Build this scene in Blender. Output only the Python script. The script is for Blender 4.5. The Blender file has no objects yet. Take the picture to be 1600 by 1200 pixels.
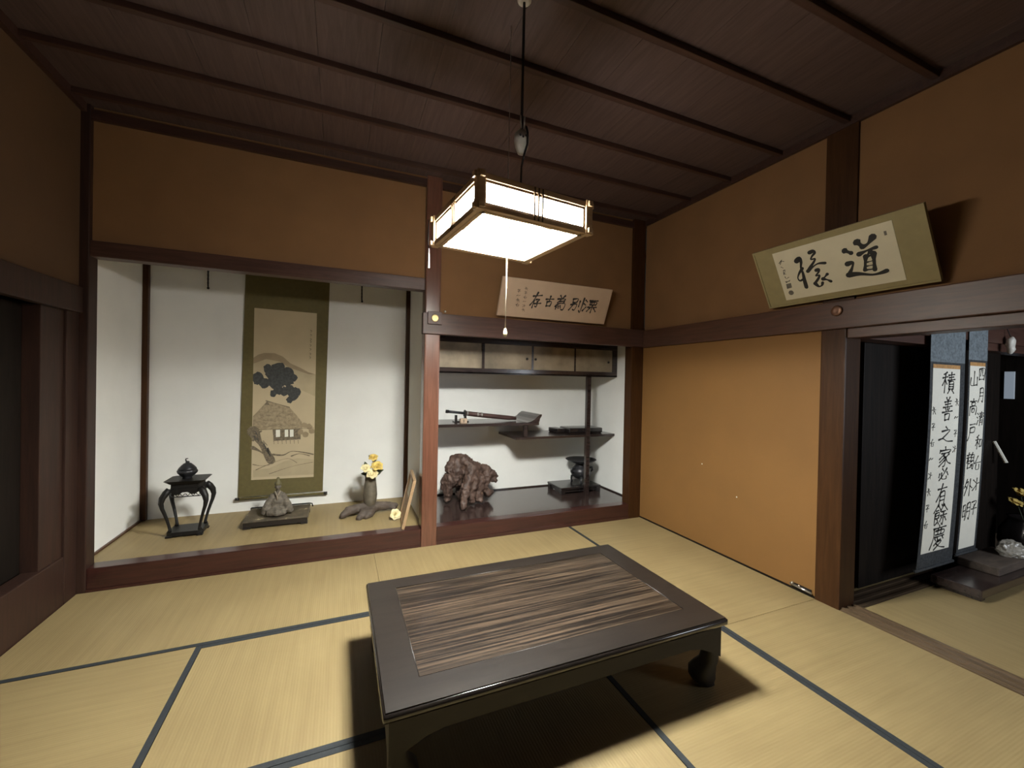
import bpy, bmesh, math, random
from mathutils import Vector, Matrix, noise

scene = bpy.context.scene
COL = scene.collection
PI = math.pi

# ------------------------------------------------------------------ camera
CAM = Vector((-2.9689, -3.4988, 1.4232))
YAW, PITCH, ROLL, FPX = 0.3967, -0.0081, -0.0197, 643.12
fw = Vector((math.sin(YAW)*math.cos(PITCH), math.cos(YAW)*math.cos(PITCH), math.sin(PITCH)))
rt = Vector((math.cos(YAW), -math.sin(YAW), 0.0))
up = rt.cross(fw)
rt2 = rt*math.cos(ROLL) - up*math.sin(ROLL)
up2 = rt*math.sin(ROLL) + up*math.cos(ROLL)
cam_data = bpy.data.cameras.new('camera')
cam_data.sensor_fit = 'HORIZONTAL'
cam_data.sensor_width = 36.0
cam_data.lens = FPX*36.0/1600.0
cam_data.clip_start = 0.02
cam = bpy.data.objects.new('camera', cam_data)
m = Matrix((rt2, up2, -fw)).transposed().to_4x4()
m.translation = CAM
cam.matrix_world = m
COL.objects.link(cam)
scene.camera = cam

# ------------------------------------------------------------------ world, exposure
world = bpy.data.worlds.new('world')
scene.world = world
world.use_nodes = True
world.node_tree.nodes['Background'].inputs[0].default_value = (0.9, 0.8, 0.65, 1)
world.node_tree.nodes['Background'].inputs[1].default_value = 0.012
scene.view_settings.view_transform = 'Standard'
scene.view_settings.look = 'None'
scene.view_settings.exposure = 0.0
scene.view_settings.gamma = 1.0
scene.view_settings.use_curve_mapping = False
scene.cycles.use_denoising = True
scene.cycles.sample_clamp_indirect = 4.0
scene.cycles.max_bounces = 8

RING_POWER = 860.0      # fluorescent rings of the pendant lamp
PAPER_GLOW = 74.0       # lit paper sides of the pendant lamp
NEXT_ROOM_WATTS = 62.0  # area light added outside an unseen window to brighten the scrolls
day = bpy.data.lights.new('scroll_fill_light', 'AREA')
day.shape = 'RECTANGLE'; day.size = 1.5; day.size_y = 1.1
day.energy = NEXT_ROOM_WATTS; day.color = (0.85, 0.92, 1.0)
dl = bpy.data.objects.new('scroll_fill_light', day)
dl.location = (1.55, -4.75, 1.45)
dl.rotation_euler = (PI/2, 0, 0)
COL.objects.link(dl)

# ------------------------------------------------------------------ materials
MATS = {}
def nodes_of(name):
    mt = bpy.data.materials.new(name); mt.use_nodes = True
    nt = mt.node_tree
    return mt, nt, nt.nodes['Principled BSDF']
def rgba(c): return (c[0], c[1], c[2], 1.0)
def plain(name, c, rough=0.6, metal=0.0, coat=0.0, var=0.15, vscale=12.0, bump=0.0, bscale=60.0):
    mt, nt, b = nodes_of(name)
    N, L = nt.nodes, nt.links
    tc = N.new('ShaderNodeTexCoord')
    nz = N.new('ShaderNodeTexNoise'); nz.inputs['Scale'].default_value = vscale; nz.inputs['Detail'].default_value = 5
    L.new(tc.outputs['Object'], nz.inputs['Vector'])
    mr = N.new('ShaderNodeMapRange'); mr.inputs[1].default_value = 0.3; mr.inputs[2].default_value = 0.7
    mr.inputs[3].default_value = 1-var; mr.inputs[4].default_value = 1+var
    L.new(nz.outputs['Fac'], mr.inputs[0])
    mx = N.new('ShaderNodeMix'); mx.data_type = 'RGBA'; mx.blend_type = 'MULTIPLY'; mx.inputs[0].default_value = 1
    mx.inputs[6].default_value = rgba(c)
    L.new(mr.outputs[0], mx.inputs[7])
    L.new(mx.outputs[2], b.inputs['Base Color'])
    b.inputs['Roughness'].default_value = rough
    b.inputs['Metallic'].default_value = metal
    b.inputs['Coat Weight'].default_value = coat
    b.inputs['Coat Roughness'].default_value = 0.15
    if bump:
        n2 = N.new('ShaderNodeTexNoise'); n2.inputs['Scale'].default_value = bscale; n2.inputs['Detail'].default_value = 6
        L.new(tc.outputs['Object'], n2.inputs['Vector'])
        bp = N.new('ShaderNodeBump'); bp.inputs['Strength'].default_value = bump; bp.inputs['Distance'].default_value = 0.01
        L.new(n2.outputs['Fac'], bp.inputs['Height']); L.new(bp.outputs[0], b.inputs['Normal'])
    MATS[name] = mt
    return mt
def wood(name, c1, c2, axis='x', rough=0.4, coat=0.0, scale=6.0, stretch=14.0, lo=0.35, hi=0.65, bump=0.08):
    mt, nt, b = nodes_of(name)
    N, L = nt.nodes, nt.links
    tc = N.new('ShaderNodeTexCoord')
    mp = N.new('ShaderNodeMapping')
    s = [scale*stretch]*3; s['xyz'.index(axis)] = scale
    mp.inputs['Scale'].default_value = s
    L.new(tc.outputs['Object'], mp.inputs['Vector'])
    nz = N.new('ShaderNodeTexNoise'); nz.inputs['Scale'].default_value = 0.5; nz.inputs['Detail'].default_value = 8
    nz.inputs['Roughness'].default_value = 0.65; nz.inputs['Distortion'].default_value = 0.6
    L.new(mp.outputs[0], nz.inputs['Vector'])
    cr = N.new('ShaderNodeValToRGB')
    cr.color_ramp.elements[0].position = lo; cr.color_ramp.elements[0].color = rgba(c1)
    cr.color_ramp.elements[1].position = hi; cr.color_ramp.elements[1].color = rgba(c2)
    L.new(nz.outputs['Fac'], cr.inputs[0])
    L.new(cr.outputs[0], b.inputs['Base Color'])
    b.inputs['Roughness'].default_value = rough
    b.inputs['Coat Weight'].default_value = coat
    b.inputs['Coat Roughness'].default_value = 0.12
    bp = N.new('ShaderNodeBump'); bp.inputs['Strength'].default_value = bump; bp.inputs['Distance'].default_value = 0.004
    L.new(nz.outputs['Fac'], bp.inputs['Height']); L.new(bp.outputs[0], b.inputs['Normal'])
    MATS[name] = mt
    return mt
def tatami(name, axis):
    # rush ridges run across the short side of the mat
    mt, nt, b = nodes_of(name)
    N, L = nt.nodes, nt.links
    tc = N.new('ShaderNodeTexCoord')
    wv = N.new('ShaderNodeTexWave'); wv.wave_type = 'BANDS'; wv.bands_direction = axis.upper()
    wv.inputs['Scale'].default_value = 26; wv.inputs['Distortion'].default_value = 1.0
    wv.inputs['Detail'].default_value = 2; wv.inputs['Detail Scale'].default_value = 3
    L.new(tc.outputs['Object'], wv.inputs['Vector'])
    mp = N.new('ShaderNodeMapping')
    s = [2.0, 2.0, 2.0]; s['xyz'.index(axis)] = 40.0
    mp.inputs['Scale'].default_value = s
    L.new(tc.outputs['Object'], mp.inputs['Vector'])
    nz = N.new('ShaderNodeTexNoise'); nz.inputs['Scale'].default_value = 1.0; nz.inputs['Detail'].default_value = 6
    L.new(mp.outputs[0], nz.inputs['Vector'])
    n2 = N.new('ShaderNodeTexNoise'); n2.inputs['Scale'].default_value = 2.2; n2.inputs['Detail'].default_value = 4
    L.new(tc.outputs['Object'], n2.inputs['Vector'])
    ad = N.new('ShaderNodeMath'); ad.operation = 'ADD'
    L.new(nz.outputs['Fac'], ad.inputs[0]); L.new(n2.outputs['Fac'], ad.inputs[1])
    cr = N.new('ShaderNodeValToRGB')
    cr.color_ramp.elements[0].position = 0.35; cr.color_ramp.elements[0].color = (0.250, 0.181, 0.083, 1)
    cr.color_ramp.elements[1].position = 0.70; cr.color_ramp.elements[1].color = (0.325, 0.243, 0.114, 1)
    hf = N.new('ShaderNodeMath'); hf.operation = 'MULTIPLY'; hf.inputs[1].default_value = 0.5
    L.new(ad.outputs[0], hf.inputs[0]); L.new(hf.outputs[0], cr.inputs[0])
    L.new(cr.outputs[0], b.inputs['Base Color'])
    b.inputs['Roughness'].default_value = 0.55
    bp = N.new('ShaderNodeBump'); bp.inputs['Strength'].default_value = 0.14; bp.inputs['Distance'].default_value = 0.003
    L.new(wv.outputs['Fac'], bp.inputs['Height']); L.new(bp.outputs[0], b.inputs['Normal'])
    MATS[name] = mt
    return mt
def glow(name, c, strength, base=(0.85, 0.83, 0.78)):
    mt, nt, b = nodes_of(name)
    b.inputs['Base Color'].default_value = rgba(base)
    b.inputs['Roughness'].default_value = 0.8
    b.inputs['Emission Color'].default_value = rgba(c)
    b.inputs['Emission Strength'].default_value = strength
    MATS[name] = mt
    return mt

W_RED = wood('wood_red_brown', (0.095, 0.028, 0.016), (0.15, 0.048, 0.026), 'z', 0.38, 0.15)
W_REDX = wood('wood_red_brown_x', (0.030, 0.010, 0.008), (0.055, 0.017, 0.013), 'x', 0.30, 0.25)
W_TRIMX = wood('wood_trim_x', (0.052, 0.024, 0.017), (0.088, 0.042, 0.030), 'x', 0.42)
W_TRIMY = wood('wood_trim_y', (0.056, 0.024, 0.013), (0.095, 0.041, 0.023), 'y', 0.42)
W_POST = wood('wood_post', (0.036, 0.014, 0.0045), (0.058, 0.024, 0.008), 'z', 0.45)
W_TOKO = wood('wood_toko_pillar', (0.100, 0.039, 0.023), (0.155, 0.067, 0.042), 'z', 0.28, 0.35)
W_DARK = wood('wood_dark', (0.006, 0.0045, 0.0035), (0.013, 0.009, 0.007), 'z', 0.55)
W_POST.node_tree.nodes['Principled BSDF'].inputs['Specular IOR Level'].default_value = 0.2
W_DARK.node_tree.nodes['Principled BSDF'].inputs['Specular IOR Level'].default_value = 0.15
W_SHELF = wood('wood_shelf_lacquer', (0.020, 0.013, 0.012), (0.040, 0.026, 0.023), 'x', 0.22, 0.3)
W_JIITA = wood('wood_alcove_floor', (0.030, 0.018, 0.016), (0.050, 0.032, 0.028), 'x', 0.16, 0.4)
W_CEIL = wood('wood_ceiling', (0.062, 0.039, 0.036), (0.100, 0.064, 0.058), 'y', 0.5)
W_BATTEN = wood('wood_batten', (0.035, 0.016, 0.012), (0.06, 0.028, 0.02), 'x', 0.45)
W_TABLE = wood('wood_table_frame', (0.011, 0.0075, 0.006), (0.018, 0.013, 0.010), 'x', 0.40, 0.05, 5, 10)
W_APRON = wood('wood_table_apron', (0.007, 0.0055, 0.0045), (0.012, 0.009, 0.0075), 'x', 0.6, 0.0, 5, 10)
W_RIM = wood('wood_table_rim', (0.010, 0.008, 0.007), (0.016, 0.012, 0.010), 'x', 0.16, 0.6, 5, 10, bump=0.0)
W_TABLEP = wood('wood_table_panel', (0.009, 0.006, 0.0045), (0.098, 0.066, 0.043), 'x', 0.36, 0.10, 2.6, 70, 0.46, 0.64)
W_LATT = wood('wood_lamp_lattice', (0.075, 0.042, 0.016), (0.105, 0.062, 0.026), 'x', 0.7)
W_LEFT = wood('wood_left_vignetted', (0.020, 0.008, 0.005), (0.038, 0.015, 0.009), 'z', 0.55)  # left woodwork, with lens falloff darkening put into its colour
W_LAMP = wood('wood_lamp_frame', (0.50, 0.33, 0.17), (0.62, 0.44, 0.25), 'x', 0.5)
W_PLAQUE = wood('wood_plaque', (0.30, 0.19, 0.10), (0.42, 0.28, 0.16), 'z', 0.5)
W_ROOT = wood('wood_root', (0.040, 0.023, 0.018), (0.135, 0.082, 0.062), 'z', 0.6, 0, 14, 3, 0.35, 0.7, 0.5)
W_DRIFT = wood('wood_drift', (0.060, 0.045, 0.036), (0.12, 0.09, 0.07), 'x', 0.7, 0, 12, 5, 0.35, 0.7, 0.4)
W_SCAB = wood('wood_scabbard', (0.05, 0.026, 0.022), (0.085, 0.045, 0.04), 'x', 0.35)
W_SILL = wood('wood_sill', (0.085, 0.055, 0.03), (0.15, 0.10, 0.06), 'y', 0.35)
W_SILLX = wood('wood_sill_x', (0.055, 0.036, 0.022), (0.10, 0.066, 0.04), 'x', 0.35)
M_WHITE = plain('plaster_white', (0.86, 0.86, 0.835), 0.9, var=0.03, vscale=3, bump=0.05, bscale=200)
M_OCHRE = plain('plaster_ochre', (0.215, 0.108, 0.042), 0.9, var=0.06, vscale=4, bump=0.12, bscale=260)
M_OCHREL = plain('plaster_ochre_vignetted', (0.085, 0.042, 0.016), 0.9, var=0.06, vscale=4, bump=0.12, bscale=260)  # wall ochre darkened in colour to stand in for lens vignetting
M_OCHRE2 = plain('panel_ochre', (0.205, 0.098, 0.024), 0.75, var=0.05, vscale=2.5, bump=0.05, bscale=200)
M_TATX = tatami('tatami_along_x', 'x')
M_TATY = tatami('tatami_along_y', 'y')
M_EDGE = plain('tatami_border_cloth', (0.018, 0.022, 0.026), 0.75, var=0.2, vscale=80)
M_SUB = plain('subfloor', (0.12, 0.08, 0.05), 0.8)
M_INK = plain('ink', (0.012, 0.011, 0.010), 0.6, var=0.1)
M_INKG = plain('ink_grey', (0.13, 0.115, 0.09), 0.7, var=0.2, vscale=60)
M_PAPER = plain('paper_cream', (0.66, 0.60, 0.44), 0.85, var=0.03)
M_PAPERW = plain('paper_white', (0.82, 0.80, 0.70), 0.85, var=0.03)
M_PAPERP = plain('paper_painting', (0.52, 0.425, 0.275), 0.85, var=0.05, vscale=5)
M_OLIVE = plain('silk_olive', (0.125, 0.100, 0.034), 0.7, var=0.08, vscale=30, bump=0.1, bscale=500)
M_TANCLOTH = plain('silk_tan', (0.29, 0.235, 0.110), 0.7, var=0.06, vscale=20, bump=0.1, bscale=400)
M_BROWNPAPER = plain('paper_brownish', (0.52, 0.38, 0.27), 0.8, var=0.05, vscale=8)
M_BLUECLOTH = plain('brocade_blue_grey', (0.15, 0.18, 0.20), 0.75, var=0.35, vscale=55)
M_NAVY = plain('brocade_dark', (0.034, 0.038, 0.042), 0.75, var=0.5, vscale=70)
M_GOLDBAND = plain('band_gold', (0.50, 0.27, 0.10), 0.6, var=0.2, vscale=40)
M_BRONZE = plain('bronze_dark', (0.045, 0.045, 0.05), 0.38, 0.6, var=0.2, vscale=30)
M_IRON = plain('iron_black', (0.008, 0.007, 0.0065), 0.5, 0.2, var=0.2, vscale=40, bump=0.15, bscale=120)
M_LACQ = plain('lacquer_black', (0.016, 0.013, 0.013), 0.25, 0, 0.3)
M_VASE = plain('vase_grey_brown', (0.135, 0.115, 0.085), 0.6, 0.15, var=0.25, vscale=25, bump=0.2, bscale=80)
M_FIG = plain('figurine_clay', (0.125, 0.105, 0.080), 0.75, var=0.35, vscale=45, bump=0.3, bscale=90)
M_FACE = plain('figurine_face', (0.24, 0.20, 0.15), 0.7, var=0.1)
M_HAT = plain('figurine_hat', (0.10, 0.085, 0.035), 0.6)
M_BRASS = plain('brass', (0.60, 0.47, 0.22), 0.35, 0.8, var=0.1)
M_COPPER = plain('copper_dull', (0.17, 0.085, 0.05), 0.35, 0.5, var=0.15)
M_STEEL = plain('steel', (0.55, 0.53, 0.50), 0.3, 0.9, var=0.05)
M_WHITEPL = plain('porcelain_white', (0.62, 0.60, 0.54), 0.4, var=0.12, vscale=40)
M_CORD = plain('cord_cream', (0.66, 0.58, 0.45), 0.8)
M_BLKCORD = plain('cord_black', (0.012, 0.011, 0.011), 0.6)
M_YEL = plain('petal_yellow', (0.68, 0.50, 0.14), 0.6, var=0.2, vscale=40)
M_PALE = plain('petal_pale', (0.82, 0.72, 0.42), 0.6, var=0.15, vscale=40)
M_LEAF = plain('leaf_dark_green', (0.045, 0.060, 0.030), 0.6, var=0.3, vscale=40)
M_CLEAR = plain('crinkled_plastic', (0.30, 0.28, 0.24), 0.18, 0, 0.5, var=0.4, vscale=30, bump=0.5, bscale=40)
M_DOORGOLD = plain('door_paper_gilt', (0.27, 0.215, 0.15), 0.42, 0.2, var=0.35, vscale=6)
M_REFL = plain('enamel_white', (0.85, 0.85, 0.83), 0.4, var=0.02)
M_RING = glow('fluorescent_ring', (0.985, 1.0, 0.935), RING_POWER)
M_SHADE = glow('lit_shade_paper', (1.0, 0.95, 0.86), PAPER_GLOW)
M_SHOJI = glow('window_daylight_paper', (0.60, 0.78, 1.0), 0.16, (0.5, 0.5, 0.5))
# the stand of the figurine: black with flaked gold
def gold_flake():
    mt, nt, b = nodes_of('lacquer_flaked_gold')
    N, L = nt.nodes, nt.links
    tc = N.new('ShaderNodeTexCoord')
    nz = N.new('ShaderNodeTexNoise'); nz.inputs['Scale'].default_value = 11; nz.inputs['Detail'].default_value = 8; nz.inputs['Roughness'].default_value = 0.7
    L.new(tc.outputs['Object'], nz.inputs['Vector'])
    cr = N.new('ShaderNodeValToRGB')
    e = cr.color_ramp.elements
    e[0].position = 0.40; e[0].color = (0.060, 0.050, 0.036, 1)
    e[1].position = 0.62; e[1].color = (0.14, 0.110, 0.076, 1)
    x = e.new(0.655); x.color = (0.62, 0.53, 0.33, 1)
    L.new(nz.outputs['Fac'], cr.inputs[0]); L.new(cr.outputs[0], b.inputs['Base Color'])
    b.inputs['Roughness'].default_value = 0.45
    return mt
M_FLAKE = gold_flake()

# ------------------------------------------------------------------ mesh helpers
class MB:
    def __init__(self): self.bm = bmesh.new()
    def face(self, pts):
        vs = [self.bm.verts.new(p) for p in pts]
        try: return self.bm.faces.new(vs)
        except ValueError: return None
    def hexa(self, p):   # 8 points: bottom 4 ccw, top 4 ccw
        v = [self.bm.verts.new(q) for q in p]
        for f in ((3,2,1,0),(4,5,6,7),(0,1,5,4),(1,2,6,5),(2,3,7,6),(3,0,4,7)):
            self.bm.faces.new([v[i] for i in f])
        return v
    def box(self, x0, x1, y0, y1, z0, z1, bev=0.0):
        v = self.hexa([(x0,y0,z0),(x1,y0,z0),(x1,y1,z0),(x0,y1,z0),(x0,y0,z1),(x1,y0,z1),(x1,y1,z1),(x0,y1,z1)])
        if bev:
            es = set()
            for q in v:
                for e in q.link_edges: es.add(e)
            bmesh.ops.bevel(self.bm, geom=list(es), offset=bev, segments=2, affect='EDGES', profile=0.6)
        return self
    def tube(self, pts, r, n=10, cap=True):
        pts = [Vector(p) for p in pts]
        if not isinstance(r, (list, tuple)): r = [r]*len(pts)
        rings = []
        t0 = (pts[1]-pts[0]).normalized()
        ref = Vector((0,0,1)) if abs(t0.z) < 0.9 else Vector((1,0,0))
        a = t0.cross(ref).normalized()
        for i, p in enumerate(pts):
            t = (pts[min(i+1,len(pts)-1)]-pts[max(i-1,0)]).normalized()
            a = (a - t*a.dot(t)).normalized()
            b = t.cross(a)
            rings.append([self.bm.verts.new(p+(a*math.cos(2*PI*k/n)+b*math.sin(2*PI*k/n))*r[i]) for k in range(n)])
        for i in range(len(rings)-1):
            for k in range(n):
                self.bm.faces.new([rings[i][k], rings[i][(k+1)%n], rings[i+1][(k+1)%n], rings[i+1][k]])
        if cap:
            self.bm.faces.new(rings[0][::-1]); self.bm.faces.new(rings[-1])
        return self
    def lathe(self, c, prof, n=28, sx=1.0, sy=1.0):   # prof: (r, z) from bottom to top
        c = Vector(c); rings = []
        for r, z in prof:
            if r < 1e-5: rings.append([self.bm.verts.new(c+Vector((0,0,z)))])
            else: rings.append([self.bm.verts.new(c+Vector((math.cos(2*PI*k/n)*r*sx, math.sin(2*PI*k/n)*r*sy, z))) for k in range(n)])
        for i in range(len(rings)-1):
            A, B = rings[i], rings[i+1]
            for k in range(n):
                if len(A) == 1 and len(B) == 1: continue
                if len(A) == 1: self.bm.faces.new([A[0], B[(k+1)%n], B[k]][::-1])
                elif len(B) == 1: self.bm.faces.new([A[k], A[(k+1)%n], B[0]])
                else: self.bm.faces.new([A[k], A[(k+1)%n], B[(k+1)%n], B[k]])
        if len(rings[0]) > 1: self.bm.faces.new(rings[0][::-1])
        if len(rings[-1]) > 1: self.bm.faces.new(rings[-1])
        return self
    def prism(self, poly, d):   # poly: list of 3d points, d: extrusion vector
        d = Vector(d)
        a = [self.bm.verts.new(p) for p in poly]
        b = [self.bm.verts.new(Vector(p)+d) for p in poly]
        n = len(poly)
        self.bm.faces.new(a[::-1]); self.bm.faces.new(b)
        for k in range(n): self.bm.faces.new([a[k], a[(k+1)%n], b[(k+1)%n], b[k]])
        return self
    def ball(self, c, r, sx=1, sy=1, sz=1, sub=2):
        mt = Matrix.Translation(c) @ Matrix.Diagonal((sx,sy,sz,1))
        bmesh.ops.create_icosphere(self.bm, subdivisions=sub, radius=r, matrix=mt)
        return self
    def torus(self, c, R, r, n=40, k=10):
        c = Vector(c)
        v = [[self.bm.verts.new(c+Vector(((R+r*math.cos(b))*math.cos(a), (R+r*math.cos(b))*math.sin(a), r*math.sin(b))))
              for b in [2*PI*j/k for j in range(k)]] for a in [2*PI*i/n for i in range(n)]]
        for i in range(n):
            for j in range(k):
                self.bm.faces.new([v[i][j], v[(i+1)%n][j], v[(i+1)%n][(j+1)%k], v[i][(j+1)%k]])
        return self
    def rot(self, angle, axis='Z', c=(0,0,0)):
        bmesh.ops.rotate(self.bm, verts=self.bm.verts, cent=Vector(c), matrix=Matrix.Rotation(angle, 3, axis))
        return self
    def move(self, v):
        bmesh.ops.translate(self.bm, verts=self.bm.verts, vec=Vector(v)); return self
    def rough(self, amp, sc, seed=0.0):
        self.bm.normal_update()
        for v in self.bm.verts:
            v.co += v.normal*amp*(noise.noise(v.co*sc+Vector((seed,seed*1.7,0)))+0.5*noise.noise(v.co*sc*2.3+Vector((0,seed,3))))
        return self

ORI = {}
def finish(name, mb, mat, parent=None, smooth=False, origin=None):
    bm = mb.bm
    bmesh.ops.recalc_face_normals(bm, faces=bm.faces)
    if parent is not None: o = ORI[parent.name]
    elif origin is not None: o = Vector(origin)
    else:
        xs = [v.co for v in bm.verts]
        o = Vector(((min(v.x for v in xs)+max(v.x for v in xs))/2, (min(v.y for v in xs)+max(v.y for v in xs))/2, min(v.z for v in xs)))
    bmesh.ops.translate(bm, verts=bm.verts, vec=-o)
    me = bpy.data.meshes.new(name)
    bm.to_mesh(me); bm.free()
    if smooth:
        for p in me.polygons: p.use_smooth = True
    me.materials.append(mat)
    ob = bpy.data.objects.new(name, me)
    COL.objects.link(ob)
    if parent is not None: ob.parent = parent
    else: ob.location = o
    ORI[ob.name] = o
    return ob
def thing(name, label, cat, loc, group=None):
    o = bpy.data.objects.new(name, None); COL.objects.link(o)
    o.empty_display_size = 0.1
    o.location = loc
    ORI[o.name] = Vector(loc)
    return tag(o, label, cat, group)
def tag(o, label, cat, group=None):
    o['label'] = label; o['category'] = cat
    if group: o['group'] = group
    return o
def struct(name, mb, mat, label=None):
    o = finish(name, mb, mat)
    o['kind'] = 'structure'
    if label: o['label'] = label
    return o
def autosmooth(o, lv=1):
    md = o.modifiers.new('subsurf', 'SUBSURF'); md.levels = lv; md.render_levels = lv
    for p in o.data.polygons: p.use_smooth = True
    return o
def melt(o, vox=0.01, disp=0.0, dscale=0.05):
    md = o.modifiers.new('remesh', 'REMESH'); md.mode = 'VOXEL'; md.voxel_size = vox; md.use_smooth_shade = True
    sm = o.modifiers.new('smooth', 'SMOOTH'); sm.iterations = 3; sm.factor = 0.5
    if disp:
        tx = bpy.data.textures.new(o.name+'_relief', 'CLOUDS'); tx.noise_scale = dscale; tx.noise_depth = 3
        dm = o.modifiers.new('displace', 'DISPLACE'); dm.texture = tx; dm.strength = disp; dm.mid_level = 0.5; dm.texture_coords = 'LOCAL'
    return o

class Plane:   # a flat sheet: u to the right, v up (both 0..1) with real width and height
    def __init__(s, bl, br, tl, n):
        s.o = Vector(bl); s.U = Vector(br)-s.o; s.V = Vector(tl)-s.o; s.n = Vector(n).normalized()
    def p(s, u, v, d=0.0): return s.o+s.U*u+s.V*v+s.n*d
def slab(mb, P, u0, u1, v0, v1, d0, d1):
    mb.hexa([P.p(u0,v0,d0),P.p(u1,v0,d0),P.p(u1,v1,d0),P.p(u0,v1,d0),P.p(u0,v0,d1),P.p(u1,v0,d1),P.p(u1,v1,d1),P.p(u0,v1,d1)])
def poly(mb, P, pts, d): mb.face([P.p(u,v,d) for u,v in pts])
def catmull(pts, seg=5):
    if len(pts) == 2: return [(pts[0][0]+(pts[1][0]-pts[0][0])*i/3, pts[0][1]+(pts[1][1]-pts[0][1])*i/3) for i in range(4)]
    P = [pts[0]]+list(pts)+[pts[-1]]; out = []
    for i in range(1, len(P)-2):
        for k in range(seg):
            t = k/seg
            out.append(tuple(0.5*((2*P[i][j])+(-P[i-1][j]+P[i+1][j])*t+(2*P[i-1][j]-5*P[i][j]+4*P[i+1][j]-P[i+2][j])*t*t+(-P[i-1][j]+3*P[i][j]-3*P[i+1][j]+P[i+2][j])*t**3) for j in (0,1)))
    out.append(pts[-1]); return out
def brush(mb, P, pts, w, d, taper=True):
    """a brush stroke: pts in metres on the sheet plane (x right, y up from the corner), w its width in metres"""
    q = catmull(pts); n = len(q)
    nu, nv = P.U.normalized(), P.V.normalized()
    L, R = [], []
    for i, (x, y) in enumerate(q):
        x0, y0 = q[max(0,i-1)]; x1, y1 = q[min(n-1,i+1)]
        dx, dy = x1-x0, y1-y0; l = math.hypot(dx, dy) or 1e-6
        t = i/(n-1)
        ww = w*0.5*((0.72+0.28*math.cos(t*PI*2)) if taper else 1.0)*(1.0 if not taper else (1.05-0.3*t))
        L.append((x-dy/l*ww, y+dx/l*ww)); R.append((x+dy/l*ww, y-dx/l*ww))
    cap0, cap1 = [], []
    def arc(c, a, b):
        ang = math.atan2(a[1]-c[1], a[0]-c[0]); r = math.hypot(a[0]-c[0], a[1]-c[1])
        return [(c[0]+r*math.cos(ang+PI*k/4), c[1]+r*math.sin(ang+PI*k/4)) for k in (1,2,3)]
    at = lambda a: P.o+nu*a[0]+nv*a[1]+P.n*d
    for i in range(n-1): mb.face([at(L[i]),at(R[i]),at(R[i+1]),at(L[i+1])])
    mb.face([at(a) for a in [L[0]]+arc(q[0], L[0], R[0])+[R[0]]])
    mb.face([at(a) for a in [R[-1]]+arc(q[-1], R[-1], L[-1])+[L[-1]]])
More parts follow.
